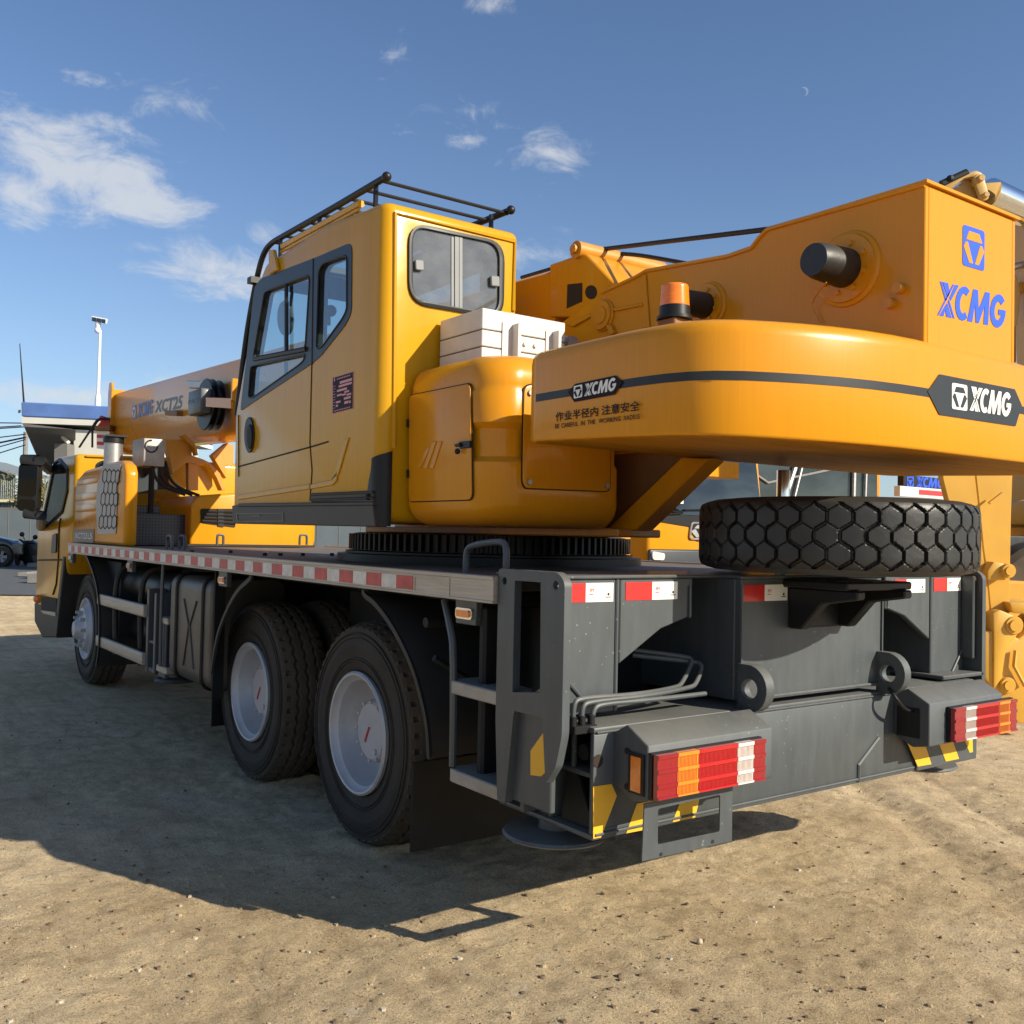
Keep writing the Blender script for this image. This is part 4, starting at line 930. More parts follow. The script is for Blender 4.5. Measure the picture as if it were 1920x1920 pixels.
# raised channel round the rear panel, roof side strip, seams
mb = MB()
mb.tube([PY('B', 1083, 1730, CYR-.003), PY('B', 1092, 318, CYR-.003), PY('B', 1808, 487, CYR-.003), PY('B', 1800, 905, CYR-.003)], .010, 6)
mb.build('rear_panel_channel', yel, cab)
mb = MB()
mb.tube([PX('B', 591, 1225, XW-.001), PX('B', 580, 1700, XW-.001), PX('K', 508, 90, XW-.001), PX('K', 497, 245, XW-.001)], .0035, 6)
mb.tube([PX('B', 150, 1840, XW-.001), PX('B', 590, 1720, XW-.001), PX('B', 690, 1690, XW-.001)], .004, 6)
mb.tube([PX('B', 150, 1530, XW-.001), PX('B', 152, 1900, XW-.001)], .003, 6)
mb.build('door_seam', seam, cab)
mb = MB(); mb.prism(LX('B', XW-.0, [(820, 1664), (792, 1680), (735, 1880), (695, 1925), (720, 1925), (757, 1885)]), (-.008, 0, 0))
mb.prism(LX('K', XW-.0, [(130, 215), (500, 158), (500, 185), (130, 240)]), (-.008, 0, 0)); mb.prism(LX('K', XW, [(505, 160), (610, 138), (645, 85), (640, 140), (618, 165), (505, 185)]), (-.008, 0, 0))
mb.build('body_crease', yel, cab, .003, 1)
mb = MB(); P = [PX('B', 220+28*math.cos(a), 1650+108*math.sin(a), XW-.002) for a in np.linspace(0, 2*math.pi, 28)[:-1]]; mb.prism(P, (-.008, 0, 0)); dh = mb.build('door_handle', blk, cab, .003, 1)
mb = MB(); P = [PX('B', 222+14*math.cos(a), 1660+75*math.sin(a), XW-.010) for a in np.linspace(0, 2*math.pi, 20)[:-1]]; mb.prism(P, (-.008, 0, 0)); mb.build('handle_grip', seatm, dh, .003, 1)
# data plate: maroon sheet with pale fields and a heading
mb = MB(); xp = XW-.001; dq = LX('B', xp, [(714, 1307), (842, 1267), (840, 1492), (713, 1525)]); mb.cur = 1; mb.prism(dq, (-.001, 0, 0))
mb.cur = 0; mb.prism(LX('B', xp-.0011, [(718, 1309), (838, 1272), (836, 1489), (717, 1520)]), (-.001, 0, 0))
def dpt(u, v): 
    a = V3(dq[3]).lerp(dq[2], u); b = V3(dq[0]).lerp(dq[1], u); return a.lerp(b, v)-V3((.0024, 0, 0))
mb.cur = 1
for (u0, u1, v0, v1) in ((.38, .95, .76, .83), (.33, .94, .67, .73), (.25, .72, .56, .62), (.60, .82, .48, .53), (.25, .48, .44, .49), (.70, .92, .39, .44), (.50, .66, .42, .47), (.58, .90, .30, .36), (.20, .42, .26, .31), (.60, .80, .18, .25), (.20, .30, .16, .22), (.83, .90, .17, .24), (.10, .15, .88, .96)):
    mb.add([dpt(u0, v0), dpt(u1, v0), dpt(u1, v1), dpt(u0, v1)], [(0, 1, 2, 3)])
for k in range(9): mb.add([dpt(.06, .74-k*.075), dpt(.06+.14*random.uniform(.6, 1.1), .74-k*.075), dpt(.16, .755-k*.075), dpt(.06, .755-k*.075)], [(0, 1, 2, 3)])
for k in range(8): mb.add([dpt(.25+k*.08, .90), dpt(.30+k*.08, .90), dpt(.30+k*.08, .935), dpt(.25+k*.08, .935)], [(0, 1, 2, 3)])
for k in range(10): mb.add([dpt(.10+k*.08, .05), dpt(.15+k*.08, .05), dpt(.15+k*.08, .08), dpt(.10+k*.08, .08)], [(0, 1, 2, 3)])
mb.build('data_plate', [dpl, dpk], cab, smooth=False, recalc=False)
# sill and black corner guard
mb = MB(); mb.prism(LX('K', XW-.007, [(95, 268), (820, 262), (832, 378), (100, 362)]), (.06, 0, 0)); mb.prism(LX('K', XW-.015, [(125, 258), (818, 248), (820, 268), (125, 275)]), (.2, 0, 0))
mb.prism(LX('K', XW-.006, [(500, 205), (822, 190), (822, 252), (500, 252)]), (.03, 0, 0)); si = mb.build('door_sill', sill, cab, .004, 1)
mb = MB(); mb.tube(LX('K', XW-.009, [(500, 213), (822, 200)]), .006, 6); mb.tube(LX('K', XW-.009, [(500, 240), (822, 228)]), .006, 6); mb.ball(PX('K', 795, 225, XW-.01), .014); mb.build('sliding_track', blk, si)
mb = MB(); mb.holed(LX('K', XW-.0085, [(120, 308), (360, 306), (362, 350), (122, 352)]), [LX('K', XW-.0085, [(124, 312), (356, 310), (358, 346), (126, 348)])], (-.002, 0, 0))
for k in range(5): mb.tube(LX('K', XW-.0085, [(130+k*9, 345-k*3), (175+k*12, 330-k*3), (240, 322-k*2)]), .0012, 5)
flat_text(mb, 'Fair-Chisen' if False else 'Five Star', PX('K', 245, 342, XW+.002), PX('K', 330, 336, XW+.002), PX('K', 245, 320, XW+.002)) if False else None
mb.build('sill_plate', mat('sill_emblem', (.16, .13, .11), .5), si)
# corner guard: wraps the lower rear corner
mb = MB(); rr = .056; cx, cy = CX0+rr, CYR+rr; ol = []
for (z, y0) in ((1.455, -.262), (1.58, -.266), (1.64, -.280), (1.70, -.30), (1.735, -.315), (1.748, -.345)):
    pts = [V3((CX0-.005, max(y0, cy) if y0 > cy else y0, z))]
    if y0 < cy: pts[0].y = cy-.001
    for k in range(9):
        a = math.pi+k*math.pi/16*1.0; pts.append(V3((cx+(rr+.005)*math.cos(a), cy+(rr+.005)*math.sin(a), z+(.03*k/8 if z > 1.5 else 0))))
    pts.append(V3((cx+.008, CYR-.005, z+(.035 if z > 1.5 else 0))))
    ol.append(pts)
mb.loft(ol, caps=False, closed=False); cg = mb.build('corner_guard', blk, cab, recalc=False)
# roof guard of round bar
mb = MB(); xl, xr = -1.13, -.445
zl = lambda k, x, y: PX(k, x, y, xl)
Lp = smooth_path([zl('B', 1040, 100), zl('B', 700, 300), zl('B', 400, 468), zl('B', 345, 500), zl('B', 300, 560), zl('B', 262, 700), zl('B', 215, 950), zl('B', 185, 1150), zl('B', 140, 1530)], 2)
mb.tube(Lp, .016, 10); mb.ball(Lp[0], .022)
pr = PX('B', 1785, 300, xr); mb.tube([pr, V3((xr, pr.y+1.45, pr.z+.03))], .016, 10); mb.ball(pr, .022)
y_, z_ = Lp[0].y, Lp[0].z
def rail_z(y):
    best = min(Lp[:len(Lp)//2], key=lambda p: abs(p.y-y)); return best.z
for k in range(9):
    yy = y_+.03+k*.155; mb.tube([(xl, yy, rail_z(yy)-.012), (xr, yy, pr.z+.03*(yy-pr.y)/1.45-.012)], .009, 8)
for yy in (y_+.10, y_+.70, y_+1.20):
    mb.tube([(xl, yy, rail_z(yy)), (xl, yy, rail_z(yy)-.11)], .012, 8); mb.tube([(xr-.05, yy, pr.z-.01), (xr-.05, yy, pr.z-.16)], .012, 8)
mb.build('roof_guard_rail', blk, cab)
p = PX('B', 245, 722, xl-.02); mb = MB(); mb.box(xl-.05, xl+.03, p.y-.03, p.y+.03, p.z-.02, p.z+.015); mb.build('guard_clamp', blk, cab)
mb = MB(); a, b = PX('B', 885, 262, -1.16), PX('B', 420, 520, -1.16); mb.tube([a, b], .02, 6); mb.tube([a-V3((.01, 0, .03)), b-V3((.01, 0, .03))], .010, 6); mb.build('roof_gutter', yel, cab)
mb = MB(); mb.prism(LX('B', XW-.0, [(352, 545), (380, 540), (405, 660), (352, 690)]), (-.02, 0, 0)); mb.build('wiper_cover', yel, cab, .004, 1)
# inside the cab
mb = MB(); mb.box(-1.02, -.66, -.12, .40, 1.75, 1.88); mb.prism(yz(-1.02, (-.16, 1.85), (-.04, 1.85), (-.12, 2.38), (-.22, 2.38)), (.36, 0, 0)); mb.build('seat', seatm, cab, .04, 3)
c = PX('B', 433, 950, -1.0); mb = MB(); mb.lathe([(.001, -.01), (.095, -.01), (.10, 0), (.095, .012), (.001, .012)], c, (1, 0, .12), 36); mb.tube([c, c+V3((.03, .02, -.5))], .012, 8); mb.tube(smooth_path([c+V3((0, -.06, .05)), c+V3((0, -.1, .18)), c+V3((0, -.02, .3))], 2), .010, 8); mb.build('cab_fan', discm, cab)
mb = MB(); mb.box(-1.0, -.72, .95, 1.25, 1.6, 2.0); mb.tube([(-.98, .55, 1.9), (-.95, .62, 2.16)], .012, 8); mb.ball((-.95, .62, 2.18), .025); mb.tube([(-.8, .55, 1.9), (-.78, .62, 2.16)], .012, 8); mb.ball((-.78, .62, 2.18), .025)
mb.box(-1.05, -.98, .1, .6, 1.85, 1.92); mb.build('control_console', seatm, cab, .01, 2)
mb = MB(); mb.tube([PX('B', 690, 900, -1.05), PX('B', 690, 990, -1.05)], .012, 8); mb.ball(PX('B', 705, 905, -1.05), .03); mb.build('control_lever', blk, cab)

# ---- pump and hose cover between cab and counterweight
def rloop(x0, x1, y0, y1, ins, z, r=.15, seg=8):
    """rounded rectangle: only the rear-left corner is well rounded"""
    x0, x1, y0, y1 = x0+ins, x1-.0, y0+ins, y1-ins*.3; r = max(r, .02); out = []
    for (cx, cy, a0, rad) in ((x1-.03, y0+.03, 270, .03), (x1-.03, y1-.03, 0, .03), (x0+.03, y1-.03, 90, .03), (x0+r, y0+r, 180, r)):
        for k in range(seg+1):
            a = math.radians(a0+90*k/seg); out.append(V3((cx+rad*math.cos(a), cy+rad*math.sin(a), z)))
    return out
cvx0, cvx1, cvy0, cvy1 = -1.065, -.40, -1.005, CYR-.012
lev = [(1.462, .11), (1.472, .065), (1.492, .032), (1.52, .010), (1.55, 0), (1.712, 0), (1.735, .018), (1.845, .018), (1.868, 0), (1.985, 0), (2.0, .006), (2.02, .004), (2.06, .006), (2.10, .016), (2.125, .034), (2.142, .062), (2.150, .10), (2.154, .16)]
mb = MB(); mb.loft([rloop(cvx0, cvx1, cvy0, cvy1, i, z) for z, i in lev]); cov = mb.build('pump_cover', org, crane, ang=40)
def panel(pts_px, ax, v, ins, name, off=.004):
    o = [pln('E', x, y, ax, v) for x, y in pts_px]; n_ = V3((-1, 0, 0)) if ax == 0 else V3((0, -1, 0))
    mb = MB(); P = rounded(o, .03, 5); mb.prism([p+n_*.0 for p in grow(P, .006)], n_*.003); mb.build(name+'_gap', seam, cov)
    mb = MB(); mb.prism([p+n_*.001 for p in P], n_*(off+.002)); return mb.build(name, org, cov, .002, 2)
dr = panel([(248, 648), (655, 566), (664, 1340), (245, 1352)], 0, cvx0, 0, 'access_door', .005)
xq = cvx0-.007
mb = MB()
for dx in (0, 52, 102):
    t = 1140-0; b0 = 295+dx*.85; mb.prism(LX('E', xq, [(b0, t-8), (b0+24, t-8), (b0+80-dx*.1+12, 950+(40 if dx == 0 else 0)), (b0+58-dx*.1+8, 955+(45 if dx == 0 else 0))]), (-.006, 0, 0))
mb.build('door_vent', org, dr, .002, 1)
mb = MB(); mb.prism(LX('E', xq, [(585, 955), (658, 948), (658, 994), (590, 1002)]), (-.012, 0, 0)); mb.prism(LX('E', xq-.01, [(552, 972), (590, 962), (590, 985), (560, 990)]), (-.012, 0, 0)); mb.ball(PX('E', 560, 1018, xq-.02), .012, 8); mb.build('door_latch', blk, dr, .002, 1)
mb = MB()
for y in (805, 1140): mb.prism(LX('E', xq+.004, [(236, y), (246, y), (246, y+55), (236, y+55)]), (-.012, 0, 0))
mb.each('door_hinge', blk, dr)
rp = panel([(1000, 585), (1580, 480), (1572, 1285), (1010, 1262), (990, 1220)], 1, cvy0, 0, 'rear_panel')
mb = MB()
for x, y in ((1042, 628), (1035, 1222), (1552, 1248)): p = PY('E', x, y, cvy0-.005); mb.cyl(p, p-V3((0, .012, 0)), .011, n=10)
mb.each('panel_bolt', stl, rp)
# white slatted box (cooler) standing on the cover
wx0, wx1, wy0, wy1 = -.92, -.478, -.715, CYR-.02
mb = MB(); mb.box(wx0, wx1, wy0, wy1, 2.12, 2.210); mb.box(wx0, wx1, wy0, wy1, 2.215, 2.282); mb.box(wx0, wx1, wy0, wy1, 2.287, 2.373)
ob = mb.build('cooler_box', wht, crane, .003, 1)
mb = MB(); mb.box(wx0+.01, wx1-.01, wy0+.01, wy1-.01, 2.12, 2.36); mb.build('box_core', seam, ob)
mb = MB(); mb.box(wx0+.15, wx0+.165, wy0-.05, wy0, 2.12, 2.322); mb.box(wx0+.10, wx0+.16, wy0-.006, wy0, 2.12, 2.327); mb.box(wx1-.075, wx1-.06, wy0-.05, wy0, 2.12, 2.322); mb.box(wx1-.11, wx1-.06, wy0-.006, wy0, 2.12, 2.322)
mb.each('mounting_angle', wht, ob)
mb = MB()
for x in (wx0+.22, wx0+.275): mb.cyl((x, wy0, 2.249), (x, wy0-.01, 2.249), .009, n=8)
mb.each('box_bolt', wht, ob)
mb = MB(); mb.cyl((wx1, wy0+.06, 2.305), (wx1+.06, wy0+.06, 2.30), .026, n=8); mb.cyl((wx1+.05, wy0+.06, 2.30), (wx1+.10, wy0+.05, 2.297), .034, n=6); mb.tube(smooth_path([(wx1+.10, wy0+.05, 2.297), (wx1+.13, wy0+.04, 2.285), (wx1+.135, wy0+.03, 2.18)], 1), .022, 8); mb.build('hose_fitting', stl, ob)

# ---- counterweight
CWO = [(-1.02, -1.285), (-1.075, -1.29), (-1.103, -1.31), (-1.112, -1.35), (-1.113, -1.6), (-1.112, -1.76), (-1.107, -1.86), (-1.093, -1.965), (-1.068, -2.04), (-1.03, -2.10), (-.965, -2.155), (-.88, -2.20), (-.79, -2.24), (-.68, -2.278), (-.56, -2.308), (-.44, -2.326), (-.32, -2.335)]
out2 = CWO+[(-x, y) for x, y in CWO[::-1]]
def off2(P, d):
    n_ = len(P); r = []
    for i in range(n_):
        a, b = V3((*P[i-1], 0)), V3((*P[(i+1) % n_], 0)); t = (b-a).normalized(); nn = V3((t.y, -t.x, 0)); r.append((P[i][0]-nn.x*d, P[i][1]-nn.y*d))
    return r
# orientation: make a positive offset go inwards
tst = off2(out2, .01); sgn = 1 if tst[4][0] > out2[4][0] else -1
def cwz(y): return 1.757-.037*(-1.3-y)/1.03
ZC = 2.082
def cw_loop(ins, dz, top): return [V3((x, y, ZC-dz if top else cwz(y)+dz)) for x, y in off2(out2, sgn*ins)]
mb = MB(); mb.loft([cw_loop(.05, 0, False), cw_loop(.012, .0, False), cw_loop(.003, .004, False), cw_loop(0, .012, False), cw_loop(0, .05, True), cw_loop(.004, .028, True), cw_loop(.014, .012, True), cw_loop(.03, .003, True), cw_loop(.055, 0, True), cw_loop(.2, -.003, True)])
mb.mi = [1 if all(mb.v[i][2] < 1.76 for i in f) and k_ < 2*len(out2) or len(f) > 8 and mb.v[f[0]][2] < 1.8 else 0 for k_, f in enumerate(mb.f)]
cwt = mb.build('counterweight', [org, mat('shaded_underside_paint', (.36, .15, .006), .5, var=.25, vscale=2.5, stretch=(1, 6, 1), spec=.12, dust=(.05, .0), dustcol=(.10, .07, .03))], crane, ang=50)  # underside gets a darker, duller colour standing in for the shade beneath
z1_ = PX('C', 225, 1530, -1.113).z; z2_ = PY('D', 950, 1395, -2.335).z; zs = lambda y: z1_+(z2_-z1_)*(-1.3-y)/1.03
lop = off2(out2, -sgn*.0015)
idx = [i for i in range(len(lop)) if lop[i][1] < -1.32]
l0 = [V3((lop[i][0], lop[i][1], zs(lop[i][1])-.0135)) for i in idx]; l1 = [V3((lop[i][0], lop[i][1], zs(lop[i][1])+.0135)) for i in idx]
mb = MB(); mb.loft([l0, l1], caps=False, closed=False); mb.build('counterweight_stripe', dgr, cwt, recalc=False)
xb_ = -1.1155; lx_ = V3((-.0012, 0, 0)); ly_ = V3((0, -.0012, 0))
mb = MB(); mb.prism(LX('C', xb_, [(428, 1492), (475, 1440), (735, 1385), (780, 1428), (730, 1508), (470, 1556)]), (-.001, 0, 0)); bd = mb.build('badge', dkl, cwt)
mb = MB(); xv = xb_-.0012
square_emblem(mb, PX('C', 467, 1535, xv), PX('C', 522, 1523, xv), PX('C', 467, 1455, xv), lx_, 0, 1); mb.cur = 0
brand_word(mb, PX('C', 532, 1520, xv), PX('C', 735, 1480, xv), PX('C', 541, 1440, xv), lx_); mb.build('badge_lettering', [lwt, dkl], bd, smooth=False, recalc=False)
yb_ = -2.3375
mb = MB(); mb.prism(LY('D', yb_, [(957, 1388), (1028, 1285), (1480, 1375), (1522, 1472), (1485, 1597), (1028, 1528)]), (0, -.001, 0)); bd = mb.build('badge', dgr, cwt)
mb = MB(); yv = yb_-.0012
square_emblem(mb, PY('D', 1102, 1492, yv), PY('D', 1194, 1506, yv), PY('D', 1102, 1336, yv), ly_, 0, 1); mb.cur = 0
brand_word(mb, PY('D', 1206, 1502, yv), PY('D', 1452, 1540, yv), PY('D', 1218, 1358, yv), ly_); mb.build('badge_lettering', [lwt, dgr], bd, smooth=False, recalc=False)
mb = MB()
flat_text(mb, '作业半径内 注意安全', PX('C', 348, 1682, xb_), PX('C', 890, 1610, xb_), PX('C', 348, 1622, xb_), bold=.014)
flat_text(mb, 'BE  CAREFUL  IN  THE   WORKING  RADIUS', PX('C', 345, 1728, xb_), PX('C', 890, 1663, xb_), PX('C', 345, 1699, xb_), bold=.012)
mb.build('warning_lettering', dkl, cwt, smooth=False, recalc=False)

# ---- boom support (rear frame of the upper works)
HX = .285; HY = -2.312
hp = [(HY, 2.04), (HY, 2.588), (-1.675, 2.598), (-1.635, 2.575), (-1.60, 2.545), (-1.48, 2.54), (-1.02, 2.578), (-.96, 2.565), (-.74, 2.54), (-.42, 2.44), (-.10, 2.28), (.6, 2.0), (1.15, 1.465), (-.45, 1.465), (-.45, 1.80), (-1.5, 1.80), (-2.1, 1.9)]
mb = MB()
for s in (-1, 1): mb.prism([V3((s*HX, a, b)) for a, b in hp], (-s*.02, 0, 0))
mb.box(-HX+.02, HX-.02, HY, HY+.02, 2.04, 2.586); mb.box(-HX+.02, HX-.02, HY+.02, -1.7, 2.565, 2.585)
hs = mb.build('boom_support', org, crane, .003, 1)
mb = MB(); mb.tube([(-HX-.003, a, b-.004) for a, b in hp[1:9]], .009, 6); mb.box(-HX-.012, HX+.012, HY-.012, -1.70, 2.587, 2.597); mb.build('support_top_edge', org, hs)
# diagonal lower strut plates
mb = MB()
A_, B_, C_, D_ = LX('S', -.315, [(230, 985), (590, 985), (1460, 130), (1140, 110)])
mb.prism([A_, B_, C_, D_], (.10, 0, 0))
mb.each('support_strut', org, hs, .004, 1)
mb = MB(); mb.prism(yz(-.25, (-.90, 1.47), (-.4, 1.47), (-.4, 1.80), (-1.36, 1.80)), (.02, 0, 0)); mb.build('shaded_cavity_plate', brn, hs)  # dark brown stands for orange paint in deep shade inside the cavity
# hub plates and rubber capped shafts on the left side
def hub(px_, r, cap, name):
    c = PX('0', *px_, -HX); mb = MB(); mb.lathe([(r*1.12, 0), (r*1.10, -.008), (r, -.012), (r*.98, -.022), (.02, -.022)], c, (1, 0, 0), 44)
    for k in range(8 if r > .06 and cap else 0):
        a = k*math.pi/4+.3; q_ = c+V3((-.022, r*.72*math.cos(a), r*.72*math.sin(a))); mb.cyl(q_, q_-V3((.010, 0, 0)), r*.085, n=6)
    if not cap: mb.lathe([(r*.62, -.022), (r*.6, -.028), (.001, -.028)], c, (1, 0, 0), 28)
    h = mb.build(name, org, hs)
    if cap:
        mb = MB(); R_, ln = cap; mb.lathe([(R_*1.0, -.02), (R_*.98, -.05), (R_*.90, -ln+.03), (R_*.80, -ln), (.001, -ln)], c, (1, 0, 0), 30); mb.build('rubber_cap', rubn, h)
    return c
c1 = hub((1590, 505), .118, (.068, .19), 'winch_hub'); c2 = hub((1328, 575), .088, (.052, .16), 'winch_hub'); c3 = hub((1132, 592), .066, None, 'pivot_boss')
mb = MB(); mb.tube(smooth_path([PX('D', 350, 735, -HX-.15), PX('D', 275, 830, -HX-.03), PX('D', 262, 885, -HX-.02), PX('D', 320, 980, -HX-.01)], 2), .0025, 5)
for x, y in ((800, 775), (745, 865)): p = PX('D', x, y, -HX); mb.cyl(p, p-V3((.03, 0, 0)), .018, n=12)
mb.each('retaining_pin', orgm, hs)
mb = MB(); mb.prism(LX('C', -HX, [(735, 975), (918, 938), (918, 920), (725, 955)]), (-.012, 0, 0)); mb.prism(LX('C', -HX, [(420, 1060), (585, 985), (585, 1010), (470, 1075)]), (-.012, 0, 0)); mb.prism(LX('C', -HX, [(918, 735), (935, 735), (960, 1080), (918, 1080)]), (-.008, 0, 0)); mb.prism(LX('C', -HX, [(690, 1060), (720, 1060), (745, 1115), (715, 1130)]), (-.02, 0, 0)); mb.each('stiffener', org, hs, .003, 1)
yv = HY-.0005
mb = MB(); square_emblem(mb, PY('D', 1166, 630, yv), PY('D', 1297, 668, yv), PY('D', 1168, 385, yv), ly_, 0, 1); mb.build('square_emblem', [blu, org], hs, smooth=False, recalc=False)
mb = MB(); brand_word(mb, PY('D', 1012, 930, yv), PY('D', 1418, 1010, yv), PY('D', 1030, 727, yv), ly_); mb.build('brand_lettering', blu, hs, smooth=False, recalc=False)
# beacon
bx = PX('0', 1264.5, 600, -.85)
mb = MB(); mb.box(bx.x-.04, bx.x+.04, bx.y-.04, bx.y+.04, ZC-.01, bx.z); mb.build('beacon_bracket', brn, crane, .004, 1)
mb = MB(); mb.lathe([(.001, 0), (.060, 0), (.060, .010), (.052, .012), (.051, .044), (.001, .044)], bx, (0, 0, 1), 36); be = mb.build('beacon', blk, crane)
mb = MB(); prof_ = [(.049, .044)]+[(.049-.0003*k+(.001 if k % 2 else 0), .044+k*.0048) for k in range(1, 15)]+[(.043, .115), (.036, .118), (.001, .118)]; mb.lathe(prof_, bx, (0, 0, 1), 40); mb.build('beacon_lens', mat('amber_beacon', (.80, .20, .008), .18, coat=.5, var=.1, vscale=30, stretch=(1, 1, 4)), be)

# ---- boom
def boom_section(y, zt, h, w):
    hw = w/2; P = [(-hw, zt-.02), (-hw+.03, zt), (hw-.03, zt), (hw, zt-.02), (hw, zt-h*.66), (hw*.72, zt-h*.93), (hw*.3, zt-h), (-hw*.3, zt-h), (-hw*.72, zt-h*.93), (-hw, zt-h*.66)]
    return [V3((x, y, z)) for x, z in P]
BW = .50
zt_at = lambda y: 2.752+.295*(y+.05)/8.44
mb = MB(); mb.loft([boom_section(-.35, zt_at(-.35), .64, BW), boom_section(8.2, zt_at(8.2), .68, BW)]); bo = mb.build('boom', org, crane, .006, 2)
mb = MB(); mb.loft([boom_section(8.12, zt_at(8.2)+.04, .76, BW+.08), boom_section(8.28, zt_at(8.2)+.04, .76, BW+.08)]); mb.box(-.2, .2, 8.2, 8.6, 2.5, 2.95); mb.prism(yz(-.285, (8.12, 3.06), (8.30, 3.06), (8.27, 3.17), (8.17, 3.17)), (.03, 0, 0)); mb.build('boom_head', org, bo, .006, 1)
xv = -BW/2-.0015
mb = MB(); square_emblem(mb, PX('A', 793, 755, xv), PX('A', 817, 750, xv), PX('A', 793, 675, xv), lx_, 0, 1); mb.cur = 0; brand_word(mb, PX('A', 822, 748, xv), PX('A', 915, 722, xv), PX('A', 828, 664, xv), lx_); mb.build('brand_lettering', [blub, org], bo, smooth=False, recalc=False)
mb = MB(); flat_text(mb, 'XCT25', PX('A', 925, 720, xv), PX('A', 1088, 690, xv), PX('A', 935, 645, xv), bold=.03); mb.build('model_lettering', mat('lettering_blue_grey', (.05, .065, .085), .4), bo, smooth=False, recalc=False)
# cable reel on the boom side
c = PX('A', 1270, 670, -BW/2-.10); mb = MB(); mb.lathe([(.05, -.07), (.22, -.065), (.225, -.055), (.17, -.05), (.17, -.02), (.225, -.015), (.225, -.005), (.17, 0), (.17, .04), (.22, .045), (.22, .055), (.05, .06)], c, (1, 0, 0), 40); re_ = mb.build('cable_reel', blk, bo)
a = PX('A', 1128, 590, -BW/2-.26); b = PX('A', 1200, 715, -BW/2-.26); mb = MB(); mb.box(-BW/2-.26, -BW/2-.16, b.y, a.y, b.z, a.z); rb = mb.build('reel_motor_box', gry, bo, .02, 2)
mb = MB(); flat_text(mb, 'PAT', PX('A', 1130, 670, -BW/2-.2615), PX('A', 1195, 655, -BW/2-.2615), PX('A', 1130, 640, -BW/2-.2615)); mb.build('box_lettering', blk, rb, smooth=False, recalc=False)
mb = MB(); mb.prism(LX('A', -BW/2-.25, [(1235, 625), (1385, 630), (1385, 690), (1235, 680)]), (.02, 0, 0)); mb.box(-BW/2-.25, -BW/2, PX('A', 1385, 640, -.5).y-.03, PX('A', 1385, 640, -.5).y, 2.45, 2.62); mb.build('reel_bracket', org, bo)
mb = MB(); mb.prism(LX('A', -BW/2-.12, [(1115, 520), (1205, 525), (1200, 570), (1130, 570)]), (.12, 0, 0)); mb.build('boom_work_lamp', stl, bo, .01, 1)
mb = MB(); mb.prism(LX('A', -BW/2-.06, [(985, 700), (1060, 705), (1060, 735), (990, 732)]), (.06, 0, 0)); mb.build('rope_guide', brn, bo)
# sheave guard on the rear of the boom
gx = -BW/2-.010
pr_ = LX('C', gx, [(310, 1010), (310, 672), (520, 600), (545, 605), (735, 800), (735, 1010)])
mb = MB(); mb.prism(pr_, (BW+.02, 0, 0)); sg = mb.build('sheave_guard', org, bo, .006, 1)
mb = MB(); mb.prism(LX('C', gx-.001, [(425, 800), (520, 790), (520, 910), (420, 955)]), (-.001, 0, 0)); mb.prism([PX('C', 577+38*math.cos(a), 850+45*math.sin(a), gx-.001) for a in np.linspace(0, 6.283, 20)[:-1]], (-.001, 0, 0)); mb.build('guard_opening', seam, sg)
p0 = PX('C', 478, 575, gx-.02); mb = MB(); mb.cyl(p0, p0+V3((BW+.06, 0, 0)), .042, n=14); mb.cyl(p0-V3((.02, 0, 0)), p0, .022, n=10); ry = p0; mb.build('guard_roller', orgm, sg)
# hoist ropes
mb = MB(); mb.tube([PX('C', 1715, 445, -.12), PX('C', 640, 575, -.12)], .011, 8); mb.tube(smooth_path([PX('C', 1225, 672, -.02), PX('C', 900, 612, -.02), PX('C', 770, 603, -.02)], 2), .010, 8)
mb.tube([PX('C', 640, 577, -.12), PX('C', 520, 640, -.12), PX('C', 130, 755, -.12)], .010, 8); mb.build('hoist_rope', wire, crane)
# luffing ram under the boom and the boom rest on the deck
mb = MB(); mb.cyl((0, .9, 1.75), (0, 3.4, 2.25), .13); mb.cyl((0, 3.4, 2.25), (0, 3.9, 2.35), .09); mb.build('luffing_cylinder', org, crane)
yr_ = 5.0
mb = MB(); A_ = [PY('L', x, y, yr_) for x, y in ((950, 410), (1200, 410), (1280, 470), (1280, 600), (1420, 650), (1500, 690), (1620, 820), (1680, 1020), (1640, 1020), (1570, 860), (1480, 720), (1210, 690), (1040, 830), (1020, 640))]
mb.prism(A_, (0, .12, 0)); mb.prism([PY('L', x, y, yr_+.02) for x, y in ((1235, 690), (1360, 690), (1355, 1020), (1235, 1020))], (0, .08, 0)); mb.prism([PY('L', x, y, yr_-.1) for x, y in ((1150, 360), (1200, 350), (1340, 490), (1355, 600), (1330, 600), (1310, 510))], (0, .1, 0))
mb.prism([PY('L', x, y, yr_+.3) for x, y in ((1520, 600), (1700, 450), (1780, 480), (1780, 720), (1680, 720), (1690, 880), (1640, 800))], (0, .1, 0))
mb.build('boom_rest', orgm, crane, .004, 1)

